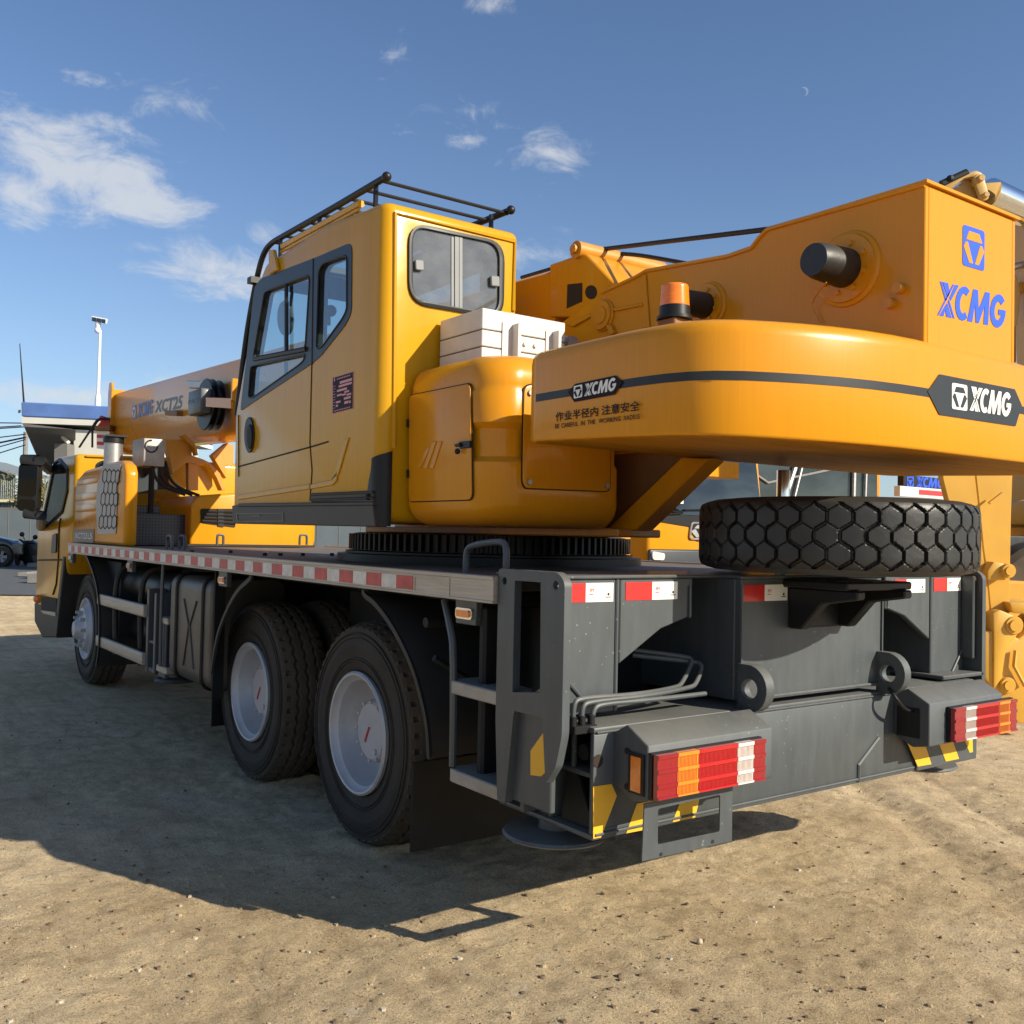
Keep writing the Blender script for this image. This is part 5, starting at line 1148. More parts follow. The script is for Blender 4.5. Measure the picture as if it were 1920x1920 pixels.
# ---- driver cab at the front
DX = -1.20; DY0, DY1 = 5.62, 7.18
dp = [PX('0', x, y, DX) for x, y in ((128, 1172), (80, 1148), (70, 1140), (72, 1000), (80, 975), (105, 862), (112, 850), (160, 838))]
rear_y = 5.52
P2 = [V3((DX, 7.0, .55)), V3((DX, 7.22, .62)), V3((DX, 7.24, 1.35)), V3((DX, 7.15, 1.5)), V3((DX, 6.65, 2.06)), V3((DX, 6.45, 2.12)), V3((DX, rear_y, 2.10)), V3((DX, rear_y, 1.30)), V3((DX, 5.78, 1.12)), V3((DX, 6.05, .62)), V3((DX, 6.15, .55))]
mb = MB(); mb.prism(P2, (2.4, 0, 0)); dc = mb.build('driver_cab', yel, crane, .05, 4)
fx = DX-.003
mb = MB(); mb.prism(LX('0', fx, [(82, 975), (104, 868), (112, 862), (128, 880), (127, 920), (118, 958), (90, 985)]), (-.002, 0, 0)); mb.build('cab_side_window', winx, dc)
mb = MB(); P = LX('0', fx, [(82, 975), (104, 868), (112, 862), (128, 880), (127, 920), (118, 958), (90, 985)]); mb.tube(P+[P[0]], .02, 6); mb.build('window_frame', blk, dc)
mb = MB(); mb.tube(LX('O', fx-.002, [(950, 600), (925, 760), (915, 1240), (880, 1630), (830, 1790)]), .008, 6); mb.tube(LX('O', fx-.002, [(600, 1255), (960, 1250)]), .008, 6); mb.build('door_seam', seam, dc)
mb = MB(); mb.prism(rounded(LX('O', fx, [(835, 860), (900, 830), (890, 1140), (815, 1145)]), .03, 3), (-.012, 0, 0)); mb.build('door_handle', blk, dc, .004, 1)
mb = MB(); mb.prism([V3((DX-.006, 7.23, .62)), V3((DX-.006, 6.05, .62)), V3((DX-.006, 6.12, .36)), V3((DX-.006, 6.75, .30)), V3((DX-.006, 7.18, .42))], (.5, 0, 0)); mb.prism([V3((DX-.008, 5.80, 1.15)), V3((DX-.008, 5.90, 1.15)), V3((DX-.008, 6.20, .36)), V3((DX-.008, 6.06, .36))], (.4, 0, 0)); mb.build('entry_step', blkg, dc, .01, 1)
mb = MB(); p = PX('O', 590, 1860, DX-.01); mb.ball(p, .045, 10); mb.build('side_lamp', lorg, dc)
mb = MB(); mb.prism(LX('F', DX-.0085, [(305, 468), (425, 490), (420, 590), (312, 575)]), (-.001, 0, 0)); mb.build('step_recess_shade', seam, dc)  # flat dark sheet painted as the shade inside the step hollow
mb = MB(); mb.prism(LX('F', DX-.010, [(312, 578), (420, 592), (420, 622), (330, 600)]), (-.01, 0, 0)); mb.build('step_plate', alu, dc)
# rear wall window band
yw = rear_y-.003
mb = MB(); q_ = [PY('L', x, y, yw) for x, y in ((120, 700), (200, 660), (1000, 690), (1000, 1040), (560, 1060), (120, 1060))]; mb.prism(rounded(q_, .06, 4), (0, -.002, 0)); mb.build('rear_window', winx, dc)
mb = MB(); mb.tube([PY('L', 10, 605, yw-.01), PY('L', 1000, 640, yw-.01)], .012, 6); mb.build('roof_gutter', yel, dc)
# a bright green crane seen beyond is reflected as a panel inside the glass: real thing further below
# mirror
m0 = PX('N', 300, 1640, -1.62)
def mpt(x, y): return PD('N', x, y, (m0-CAMP).dot(CW))
mb = MB(); P = rounded([mpt(205, 1365), mpt(435, 1365), mpt(412, 1920), mpt(175, 1905)], .05, 5); nrm = -CW; mb.prism(P, CW*.09); mir = mb.build('wing_mirror', blk, dc, .015, 2)
mb = MB(); P = rounded([mpt(222, 1385), mpt(422, 1385), mpt(402, 1745), mpt(205, 1735)], .03, 4); mb.prism([p-CW*.002 for p in P], -CW*.003); mb.build('mirror_glass', mirm, mir)
mb = MB(); P = rounded([mpt(205, 1775), mpt(398, 1785), mpt(392, 1895), mpt(195, 1890)], .03, 4); mb.prism([p-CW*.002 for p in P], -CW*.003); mb.build('mirror_glass', mirm, mir)
mb = MB(); mb.tube([mpt(250, 1335), mpt(450, 1335), V3((DX, 6.7, 2.0))], .05, 8); mb.tube([mpt(280, 1935), mpt(470, 1960), V3((DX, 7.05, 1.42))], .045, 8); mb.build('mirror_arm', blk, mir)
# ---- intake cabinet, exhaust stack, control box, perforated box, engine hood
ix = -1.20
ip = [PX('L', 0, 1680, ix), PX('0', 136, 1016, ix), PX('0', 140, 895, ix), PX('0', 150, 880, ix), PX('0', 200, 866, ix), PX('0', 212, 866, ix), PX('0', 228, 878, ix), PX('0', 232, 900, ix), PX('0', 228, 1020, ix)]
y_r = PX('0', 232, 1000, ix).y; y_f = PX('0', 138, 1000, ix).y
P2 = [(y_r, ZD), (y_r, 1.86), (y_r+.05, 1.92), (y_r+.15, 1.955), (y_r+.35, 1.96), (y_f-.35, 1.93), (y_f-.05, 1.86), (y_f, 1.80), (y_f, ZD)]
mb = MB(); mb.prism(yz(ix, *P2), (.10, 0, 0)); inn = mb.build('intake_cabinet', org, crane, .03, 3)
mb = MB()
for (ya, yb2, z0, z1) in ((y_r+.62, y_f-.1, 1.80, 1.86), (y_r+.62, y_f-.05, 1.66, 1.73), (y_r+.62, y_f-.05, 1.56, 1.63)): mb.box(ix-.006, ix+.01, ya, yb2, z0, z1)
mb.build('cabinet_ridge', org, inn, .012, 2)
hexo = [PX('L', x, y, ix-.004) for x, y in ((225, 700), (435, 715), (390, 900), (370, 1540), (150, 1545), (130, 1200), (150, 950))]
mb = MB(); mb.prism(rounded(hexo, .02, 2), (-.004, 0, 0)); hxp = mb.build('hexagon_panel', mat('grille_panel_grey', (.42, .39, .35), .5, var=.06), inn)
mb = MB(); hq = [PX('L', x, y, ix-.0085) for x, y in ((158, 1535), (362, 1532), (425, 722), (222, 708))]
def hp_(u, v): return hq[0].lerp(hq[1], u).lerp(hq[3].lerp(hq[2], u), v)
nc, nr = 4.0, 6.0
for i in range(-1, 6):
    for j in range(-1, 8):
        cu = (i+(.5 if j % 2 else 0))/nc; cv = j/nr; du = .5/nc; dv = 1/nr
        P = [(cu, cv+dv*.62), (cu+du, cv+dv*.38), (cu+du, cv-dv*.38), (cu, cv-dv*.62)]
        for (ua, va), (ub, vb) in zip(P, P[1:]):
            if all(-.02 <= t <= 1.02 for t in (ua, ub, va, vb)): mb.tube([hp_(ua, va), hp_(ub, vb)], .0045, 4)
mb.build('hexagon_lines', seam, hxp)
mb = MB(); mb.prism(LX('A', ix-.003, [(442, 1418), (565, 1415), (562, 1497), (440, 1492)]), (-.002, 0, 0)); mp_ = mb.build('model_plate', mat('model_plate_brown', (.085, .06, .06), .4), inn)
mb = MB(); flat_text(mb, 'XCT25L5', PX('A', 448, 1470, ix-.0065), PX('A', 552, 1475, ix-.0065), PX('A', 448, 1435, ix-.0065), bold=.02); mb.build('plate_lettering', mat('lettering_silver', (.55, .50, .46), .4), mp_, smooth=False, recalc=False)
c = PX('A', 678, 1010, -1.08); mb = MB(); mb.cyl((c.x, c.y, 1.9), (c.x, c.y, PX('A', 678, 890, -1.08).z), .075, n=24); ex = mb.build('intake_stack', stl, crane)
zt = PX('A', 678, 890, -1.08).z; mb = MB(); mb.cyl((c.x, c.y, zt-.015), (c.x, c.y, zt+.03), .085, n=24); mb.box(c.x-.08, c.x+.09, c.y-.1, c.y+.06, zt+.035, zt+.05); mb.build('stack_cap', blk, ex)
a = PY('L', 705, 390, 4.3); b = PY('L', 950, 738, 4.3); mb = MB(); mb.box(a.x, b.x, 4.3, 4.65, b.z, a.z); cb = mb.build('control_box', mat('bare_sheet_metal', (.36, .34, .31), .5, metal=.35, var=.2, vscale=8, dust=(.1, .2)), crane, .008, 2)
mb = MB(); mb.tube([V3((a.x+.06+.05*math.cos(t), 4.295, (a.z+b.z)/2+.05+.05*math.sin(t))) for t in np.linspace(1.5, 6.4, 14)], .006, 6); mb.build('looped_cable', blk, cb)
mb = MB()
for dx in (0, .06, .12): mb.tube(smooth_path([V3((b.x-.1+dx, 4.35, b.z+.05)), V3((b.x-.05+dx, 4.33, b.z-.15)), V3((b.x+.18+dx, 4.3, 1.72))], 2), .013, 8)
mb.tube([V3((b.x-.02, 4.6, b.z)), V3((b.x-.02, 4.6, 1.3))], .025, 8); mb.build('cable_bundle', gry2, crane)
pa, pb_ = PY('0', 252, 962, 4.5), PY('0', 352, 1024, 4.5); mb = MB(); mb.box(pa.x-.1, pb_.x, 4.5, 4.95, ZD, pa.z); mb.box(pa.x-.1, pa.x+.24, 4.6, 4.9, pa.z, pa.z+.07); mb.build('perforated_box', perf, crane, .004, 1)
hx0, hy0 = -.50, 4.36
mb = MB(); Q = [(hx0, ZD), (hx0, 1.64), (hx0+.05, 1.72), (hx0+.40, 1.76), (.55, 1.76), (.65, 1.70), (.65, ZD)]; mb.prism(xz(hy0, *Q), (0, 1.1, 0)); hd = mb.build('engine_hood', org, crane, .025, 3)
mb = MB(); mb.prism(rounded(LY('L', hy0-.002, [(1378, 1240), (1800, 1240), (1800, 1470), (1390, 1415)]), .02, 3), (0, -.003, 0)); hl_ = mb.build('hood_grille', seam, hd)
mb = MB()
for k in range(4): mb.tube([PY('L', 1385, 1275+k*40, hy0-.01), PY('L', 1800, 1285+k*45, hy0-.01)], .008, 6)
mb.prism(LY('L', hy0-.008, [(1590, 1240), (1660, 1240), (1660, 1460), (1590, 1450)]), (0, -.006, 0)); mb.build('grille_slats', blk, hl_)
mb = MB(); mb.prism(LX('L', hx0-.002, [(700, 1005), (1110, 1015), (1110, 1110), (735, 1125)]), (-.006, 0, 0)); mb.build('hood_flap', org, hd, .004, 1)
mb = MB(); mb.box(hx0-.05, .65, hy0-.02, hy0+.0, ZD, ZD+.02); mb.build('hood_skirt', blk, hd)
# hook block hanging at the boom tip
hk = thing_ = None
kp = PD('N', 1165, 1110, 11.5)
mb = MB(); ra = [PD('N', 1087, 1010, 11.5), PD('N', 1230, 1010, 11.5), PD('N', 1230, 1210, 11.5), PD('N', 1087, 1205, 11.5)]
for k in range(5):
    mb.cur = k % 2; t0, t1 = k/5, (k+1)/5; mb.prism([ra[0].lerp(ra[3], t0), ra[1].lerp(ra[2], t0), ra[1].lerp(ra[2], t1), ra[0].lerp(ra[3], t1)], CW*.25)
hb = mb.build('hook_block', [whtr, hookr], crane)
mb = MB(); mb.prism([PD('N', x, y, 11.6) for x, y in ((1095, 945), (1130, 900), (1190, 890), (1240, 915), (1240, 960), (1080, 960))], CW*.2); mb.prism([PD('N', x, y, 11.6) for x, y in ((1110, 850), (1130, 830), (1165, 850), (1180, 900), (1130, 910))], CW*.1); mb.build('hook', hookr, hb, .01, 1)
mb = MB(); mb.prism([PD('N', x, y, 11.45) for x, y in ((1060, 960), (1235, 940), (1235, 1000), (1065, 1005))], CW*.3); mb.build('hook_clamp', brn, hb)
mb = MB(); mb.tube([PD('N', 1070, 920, 11.5), PD('N', 890, 1195, 11.5)], .012, 6); mb.tube([PD('N', 1040, 960, 11.5), PD('N', 1038, 1195, 11.5)], .012, 6); mb.tube(smooth_path([PD('N', 1055, 950, 11.5), PD('N', 1100, 880, 11.5), PD('N', 1180, 865, 11.5), PD('N', 1235, 880, 11.5)], 2), .018, 8); mb.build('hook_sling', blk, hb)

# =================================================================== OTHER MACHINES IN THE YARD
# a second truck crane facing us, seen under the counterweight
y0 = 4.0
L0 = PY('S', 740, 900, y0); g2 = thing('parked_truck_crane', 'yellow truck crane cab with big dark windscreen and wipers, seen between grey deck and counterweight', 'truck crane', (L0.x+1.2, y0+1, 0))
cx0, cx1 = L0.x, L0.x+2.0
mb = MB(); Q = [(y0+.02, .75), (y0, 1.0), (y0, 1.62), (y0+.12, 2.75), (y0+.3, 2.85), (y0+1.9, 2.85), (y0+1.9, .75)]; mb.prism(yz(cx0, *Q), (cx1-cx0, 0, 0)); bdy = mb.build('cab_body', org, g2, .06, 4)
zS = lambda y: PY('S', 1000, y, y0).z
mb = MB(); mb.prism([V3((cx0+.06, y0-.004, zS(795))), V3((cx1-.06, y0-.004, zS(795))), V3((cx1-.10, y0+.118, 2.68)), V3((cx0+.10, y0+.118, 2.68))], (0, -.012, 0)); ws = mb.build('windscreen', winx, g2)
mb = MB(); mb.prism(xz(y0-.003, (cx0+.10, zS(800)), (cx1-.12, zS(800)), (cx1-.30, zS(930)), (cx1-.5, zS(1110)), (cx0+.78, zS(1110)), (cx0+.70, zS(940)), (cx0+.14, zS(885))), (0, -.012, 0)); gp = mb.build('black_grille', blk, g2)
mb = MB(); c_ = PY('S', 1310, 990, y0-.02); bl_, br_, tl_ = V3((c_.x-.10, y0-.018, zS(1085))), V3((c_.x+.28, y0-.018, zS(1085))), V3((c_.x-.07, y0-.018, zS(890)))
P = rounded([bl_, br_, br_+(tl_-bl_), tl_], .04, 3); mb.tube(P+[P[0]], .014, 6); flat_polys(mb, emblem_pieces(), 1, bl_, br_, tl_, (0, -.002, 0)); mb.build('grille_emblem', stl, gp, recalc=False)
mb = MB(); mb.prism(xz(y0-.004, (cx0-.02, zS(1215)), (cx1, zS(1215)), (cx1, .72), (cx0-.02, .72)), (0, -.05, 0)); bu = mb.build('bumper', mat('bumper_blue_grey', (.025, .03, .038), .4), g2, .03, 3)
mb = MB(); mb.prism(rounded(xz(y0-.056, (cx0-.0, zS(1240)), (cx0+.20, zS(1265)), (cx0+.19, zS(1345)), (cx0+.01, zS(1340))), .03, 3), (0, -.02, 0)); mb.build('headlamp', lwht, bu)
mb = MB()
for a, b in (((830, 720), (1130, 775)), ((1000, 690), (1150, 780)), ((1170, 745), (1500, 740)), ((850, 800), (1130, 785))): mb.tube([PY('S', *a, y0-.03), PY('S', *b, y0-.03)], .012, 6)
mb.each('wiper', blk, ws)
mb = MB(); mb.prism(LY('S', y0-.02, [(1000, 540), (1160, 540), (1160, 668), (960, 668)]), (0, -.003, 0)); st_ = mb.build('windscreen_notice', whtr, ws)
mb = MB()
for k in range(5): mb.box(PY('S', 1040+k*22, 560, y0-.025).x, PY('S', 1054+k*22, 560, y0-.025).x, y0-.0245, y0-.0235, PY('S', 1050, 585, y0-.02).z, PY('S', 1050, 560, y0-.02).z)
mb.each('notice_letter', dgr, st_)
mb = MB(); mb.box(cx0+.05, cx1-.05, y0+1.9, y0+7, .8, 1.2); mb.build('truck_frame', gry2, g2)
mb = MB()
for wy in (y0+.9, y0+5.2):
    for x in (cx0+.15, cx1-.15): mb.lathe([(.2, -.13), (.50, -.13), (.52, -.10), (.52, .10), (.50, .13), (.2, .13)], (x, wy, .52), (1, 0, 0), 36)
mb.each('wheel', rub, g2)
mb = MB(); a = PY('S', 1450, 165, 2.2); b = PY('S', 1830, 370, 2.2)
mb = MB(); mb.box(a.x, b.x, 2.2, 2.5, b.z, a.z+.02); mb.box(a.x-.12, a.x-.01, 2.25, 2.5, b.z+.03, a.z-.02); mb.build('outrigger_locker', org, g2, .006, 1)
# a third crane behind with a blue lit name board
yc = 6.2
a = PY('Q', -10, 180, yc); b = PY('Q', 240, 262, yc)
g3 = thing('rear_facing_crane', 'crane behind the spare tyre with dark board of blue letters and red white reflector bar', 'truck crane', (b.x, yc+.6, 0))
mb = MB(); mb.box(a.x-.05, b.x+.02, yc, yc+.12, b.z, a.z+.02); nb = mb.build('name_board', blk, g3)
mb = MB(); square_emblem(mb, PY('Q', 2, 250, yc-.002), PY('Q', 45, 250, yc-.002), PY('Q', 2, 183, yc-.002), (0, -.002, 0), 0, 1); mb.cur = 0; brand_word(mb, PY('Q', 58, 252, yc-.002), PY('Q', 236, 258, yc-.002), PY('Q', 64, 186, yc-.002), (0, -.002, 0)); mb.build('board_lettering', [blu, blk], nb, smooth=False, recalc=False)
c_ = PY('Q', 240, 330, yc); mb = MB(); mb.box(a.x-.25, c_.x, yc-.06, yc+.06, c_.z, b.z-.02); br = mb.build('reflector_bar', wht, g3)
mb = MB(); mb.box(PY('Q', 78, 300, yc-.06).x, c_.x-.01, yc-.064, yc-.06, c_.z+.05, b.z-.06); mb.build('red_reflector', redr, br)
e0 = PY('0', 1375, 935, yc); e1 = PY('0', 1660, 935, yc)
mb = MB(); mb.box(e0.x, c_.x-.02, yc+.12, yc+5, .7, c_.z-.02); mb.box(e0.x, e1.x, yc+.1, yc+1.8, c_.z-.02, a.z+1.1); cbd = mb.build('crane_cab', orgm, g3, .03, 2)
mb = MB(); mb.prism(xz(yc+.098, (e0.x+.04, c_.z-.3), (e1.x-.12, c_.z-.3), (e1.x-.12, a.z+.9), (e0.x+.04, a.z+.9)), (0, -.01, 0)); w3 = mb.build('windscreen', winx, cbd)
mb = MB()
for xa, xb, rr_ in ((1496, 1470, .045), (1508, 1488, .02), (1602, 1600, .04), (1625, 1622, .025)): mb.tube([PY('0', xa, 860, yc+.05), PY('0', xb, 940, yc+.05)], rr_, 8)
mb.tube([PY('0', 1390, 870, yc+.06), PY('0', 1440, 905, yc+.06), PY('0', 1560, 880, yc+.06)], .02, 6)
mb.each('windscreen_post', stl, w3)
mb = MB()
for wy in (yc+.8, yc+3.6):
    for x in (e0.x+.2, c_.x-.2): mb.lathe([(.2, -.13), (.50, -.13), (.52, -.10), (.52, .10), (.50, .13), (.2, .13)], (x, wy, .52), (1, 0, 0), 36)
mb.each('wheel', rub, g3)
# the loader at the right edge
DL = 7.4
def ld(k, x, y, d=DL): return PD(k, x, y, d)
base = PZ('0', 1900, 1372, 0)
g4 = thing('wheel_loader', 'bright yellow loader with folded boom, round pins and bucket at the right edge', 'loader', (base.x, base.y, 0))
back = V3((.3, .95, 0)).normalized()
mb = MB(); fr = [ld('Q', x, y) for x, y in ((440, 155), (685, 140), (675, 420), (665, 980), (660, 1290), (560, 1290), (520, 860), (490, 640), (465, 380))]
mb.prism(fr, back*.10); mb.prism([ld('Q', x, y) for x, y in ((440, 155), (465, 380), (490, 640), (520, 860), (560, 1290), (470, 1290), (400, 860), (230, 200), (228, 150))], back*.05)
upb = [ld('D', x, y) for x, y in ((1480, 420), (1490, 320), (1540, 260), (1600, 1900), (1300, 1900))]
mb.prism([ld('0', x, y, 7.6) for x, y in ((1770, 380), (1880, 380), (1885, 900), (1775, 900))], back*.1)
bm_ = mb.build('loader_boom', lyel, g4, .008, 1)
mb = MB()
for (x, y, r) in ((655, 790, .055), (690, 1140, .07), (650, 1525, .06)):
    c_ = ld('Q', x, y, DL-.12); mb.lathe([(r, .16), (r, 0), (r*.9, -.012), (r*.62, -.012), (r*.6, -.03), (.001, -.03)], c_, CW, 28)
mb.each('hinge_pin', lyel, bm_)
mb = MB(); mb.prism([ld('Q', x, y, DL-.1) for x, y in ((520, 790), (560, 730), (640, 745), (640, 850), (600, 850), (520, 850))], CW*.12); mb.prism([ld('Q', x, y, DL-.12) for x, y in ((555, 1060), (600, 1040), (720, 1090), (730, 1180), (640, 1300), (615, 1480), (560, 1560), (560, 1200))], CW*.12); mb.each('hinge_bracket', lyel, bm_, .012, 2)
mb = MB(); mb.prism([ld('Q', x, y, DL-.05) for x, y in ((520, 350), (605, 285), (608, 295), (530, 362))], -CW*.03); mb.build('grease_block', lyel, bm_)
mb = MB(); bk = [ld('Q', x, y, DL-.1) for x, y in ((500, 1180), (640, 1160), (720, 1230), (900, 1080), (900, 1780), (560, 1760), (600, 1700), (560, 1560), (500, 1480))]; mb.prism(bk, CW*.35)
mb.prism([ld('Q', x, y, DL-.1) for x, y in ((660, 990), (900, 1000), (900, 1080), (680, 1060))], CW*.5); bkt = mb.build('bucket', lyel, g4, .015, 2)
mb = MB(); mb.tube([ld('Q', 700, 1300, DL-.13), ld('Q', 690, 1400, DL-.13), ld('Q', 760, 1530, DL-.13)], .015, 6); mb.build('bucket_rib', lyel, bkt)
rr_h = V3((CR.x, CR.y, 0)).normalized(); dd_h = V3((CW.x, CW.y, 0)).normalized()
wc = ld('0', 1975, 1090, 8.4); wc.z = 0
def lb(u, w, z): return wc+rr_h*u+dd_h*w+V3((0, 0, z))
def lbox(mb, u0, u1, w0_, w1_, z0, z1): mb.prism([lb(u0, w0_, z0), lb(u1, w0_, z0), lb(u1, w0_, z1), lb(u0, w0_, z1)], dd_h*(w1_-w0_))
for u in (0, 2.9):
    for w_ in (0, 1.7):
        mb = MB(); mb.lathe([(.38, -.2), (.70, -.2), (.75, -.15), (.76, 0), (.75, .15), (.70, .2), (.38, .2)], lb(u, w_, .75), dd_h, 40); wl = mb.build('wheel', rub, g4)
        mb = MB(); mb.lathe([(.38, -.18), (.30, -.1), (.12, -.12), (.001, -.13)], lb(u, w_, .75), dd_h, 30); mb.build('rim', lyel, wl)
mb = MB(); lbox(mb, -.15, 3.6, .35, 1.4, .65, 1.25); lbox(mb, -.62, -.1, .30, 1.3, .55, 1.30); mb.build('loader_chassis', gry, g4, .02, 2)
mb = MB(); lbox(mb, -.05, 1.0, .15, 1.6, 1.62, 1.86); lbox(mb, 1.6, 3.7, .3, 1.45, 1.25, 1.95); mb.build('hood', lyel, g4, .05, 2)
mb = MB(); lbox(mb, .35, 1.6, .3, 1.45, 1.25, 2.75); mb.build('cab', lyel, g4, .04, 2)
mb = MB(); lbox(mb, .45, 1.5, .285, .299, 1.7, 2.6); mb.build('cab_window', winx, g4)
mb = MB(); lbox(mb, -.55, .0, .12, .25, 1.28, 1.52); mb.build('step_cover', gry, g4, .01, 1)
mb = MB(); lbox(mb, -1.0, -.5, -.55, .4, .75, 1.15); mb.build('swing_bracket', lyel, g4, .02, 1)
mb = MB(); mb.prism([ld('0', x, y, 7.9) for x, y in ((1928, 380), (2040, 330), (2040, 420), (2000, 860), (1940, 860))], CW*.25); mb.build('dipper_stick', lyel, bm_, .01, 1)
# folded linkage above
mb = MB(); A_ = [ld('P', x, y, 7.6) for x, y in ((200, 280), (330, 185), (385, 185), (420, 215), (500, 400), (480, 420))]; mb.prism(A_, CW*.05)
mb.prism([ld('P', x, y, 7.55) for x, y in ((130, 240), (400, 100), (440, 92), (490, 115), (520, 240), (545, 310), (530, 345), (490, 350), (475, 300), (440, 190), (400, 150), (330, 165), (200, 270))], CW*.12)
lk = mb.build('folded_linkage', tan, bm_, .01, 2)
mb = MB()
for x, y, r in ((510, 322, .022), (465, 172, .026)): mb.lathe([(r, .1), (r, -.035), (r*.8, -.04), (.001, -.04)], ld('P', x, y, 7.50), CW, 20)
mb.each('linkage_pin', tan, lk)
pill = [(462+48*math.cos(t), 172+52*math.sin(t)) for t in np.linspace(math.pi*.95, math.pi*1.95, 9)]+[(512+40*math.cos(t), 322+42*math.sin(t)) for t in np.linspace(-math.pi*.05, math.pi*.95, 9)]
mb = MB(); mb.prism([ld('P', x, y, 7.50) for x, y in pill], CW*.045); mb.build('link_plate', tan, lk, .008, 2)
mb = MB(); mb.tube([ld('P', 540, 300, 7.6), ld('P', 1100, 560, 7.9)], .11*1.1, 20); mb.build('chrome_ram', chrm, bm_)
mb = MB(); mb.tube([ld('P', 120, 225, 7.58), ld('P', 350, 118, 7.58)], .035, 10); mb.ball(ld('P', 200, 170, 7.56), .03, 8); mb.build('linkage_hose', gry2, lk)
mb = MB(); mb.prism([ld('P', x, y, 8.0) for x, y in ((757, 1030), (800, 1040), (840, 1200), (805, 1490), (757, 1460))], CW*.05); mb.prism([ld('P', x, y, 8.1) for x, y in ((800, 1060), (880, 1020), (900, 1260), (830, 1240))], CW*.05); mb.prism([ld('P', x, y, 8.3) for x, y in ((757, 1500), (795, 1480), (800, 1820), (757, 1820))], CW*.05)
mb.lathe([(.05, 0), (.05, -.03), (.001, -.03)], ld('P', 825, 1155, 8.05), CW, 6); mb.each('side_plate', tan, bm_, .006, 1)
mb = MB(); mb.tube([ld('P', 762, 965, 8.0), ld('P', 800, 955, 8.0), ld('P', 950, 920, 8.0)], .028, 12); mb.build('small_ram', stl, bm_)
# lime green crane far beyond the driver cab
p = PD('L', 830, 950, 24); g5 = thing('lime_green_crane', 'lime green crane glimpsed far behind between cab windows and engine hood', 'crane', (p.x, p.y, 0))
mb = MB(); mb.prism([PD('L', x, y, 24) for x, y in ((640, 940), (700, 910), (950, 890), (1170, 880), (1170, 1100), (640, 1100))], CW*1.5); mb.build('crane_body', lime, g5, .05, 1)
mb = MB(); mb.tube([PD('L', 750, 1000, 23.9), PD('L', 930, 900, 23.9)], .05, 6); mb.build('body_rail', blk, g5)

# =================================================================== BUILDINGS AND YARD EDGE (far left)
# asphalt apron
mb = MB(); A_ = [PZ('0', -300, 1113, .004), PZ('0', 140, 1118, .004)]; dA = (A_[1]-A_[0]).normalized(); 
far = [V3((-80, 160, .004)), V3((60, 160, .004))]
e0 = A_[0]-dA*60; e1 = A_[1]+dA*60
mb.add([V3((e0.x, e0.y, .02)), V3((e1.x, e1.y, .02)), V3((e1.x+60, e1.y+140, .02)), V3((e0.x+60, e0.y+140, .02))], [(0, 1, 2, 3)])
o = mb.build('road', mat('shaded_asphalt', (.085, .088, .09), .9, var=.15, bump=.2, bscale=30)); struct(o)  # the dark tone stands mostly for shade lying on the pavement
# canopy building
DB = 30
def bd_(x, y, d=DB): return PD('N', x, y, d)
rt = CR; 
bb = PD('N', 700, 1900, DB)
gb = thing('canopy_building', 'white building with blue fascia and sloping grey canopy behind the driver cab', 'building', (bb.x, bb.y, 0))
dep = V3((CW.x, CW.y, 0)).normalized()
mb = MB(); fp = [bd_(235, 680), bd_(1500, 745), bd_(1500, 900), bd_(240, 845)]; mb.prism(fp, dep*8); mb.build('fascia', bluw, gb, .03, 1)
mb = MB(); sp_ = [bd_(242, 850), bd_(1500, 905), bd_(1500, 960), bd_(242, 920)]; mb.prism(sp_, dep*8); mb.build('canopy_edge', whw, gb)
mb = MB(); A_ = [bd_(245, 922), bd_(1500, 962), bd_(1500, 1010), bd_(800, 985)]; B_ = [bd_(800, 988), bd_(800, 1330), bd_(490, 1470), bd_(430, 1320), bd_(270, 960)]
B_ = [bd_(800, 988, 28.6), bd_(800, 1330, 33), bd_(490, 1470, 34), bd_(430, 1320, 32.5), bd_(270, 960, 28.3)]
mb.prism(B_, dep*.3); mb.prism([p+dep*.0 for p in (bd_(245, 922), bd_(800, 985), bd_(800, 1000), bd_(270, 962))], dep*7)
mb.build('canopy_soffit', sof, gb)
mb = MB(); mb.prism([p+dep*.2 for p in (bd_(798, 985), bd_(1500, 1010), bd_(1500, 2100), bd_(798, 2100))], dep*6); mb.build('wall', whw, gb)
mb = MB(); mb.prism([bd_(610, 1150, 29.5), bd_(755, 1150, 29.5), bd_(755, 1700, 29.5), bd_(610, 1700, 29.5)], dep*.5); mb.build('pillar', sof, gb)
mb = MB(); mb.tube([bd_(700, 1070, 29.6), bd_(775, 1150, 29.6)], .06, 6); mb.build('tube_lamp', whw, gb)
mb = MB(); mb.box(*sorted((bd_(215, 785).x, bd_(235, 785).x)), bd_(225, 785).y, bd_(225, 785).y+.2, bd_(225, 800).z, bd_(225, 770).z); mb.build('floodlight', blk, gb)
# antenna
p1 = bd_(268, 680, 31); p0 = bd_(222, 25, 31); mb = MB(); mb.tube([V3((p1.x, p1.y, p1.z-.4)), p1, p0], [.03, .03, .012], 8); tag(mb.build('antenna_mast', blk), 'thin dark antenna rod rising above the blue canopy corner', 'antenna')
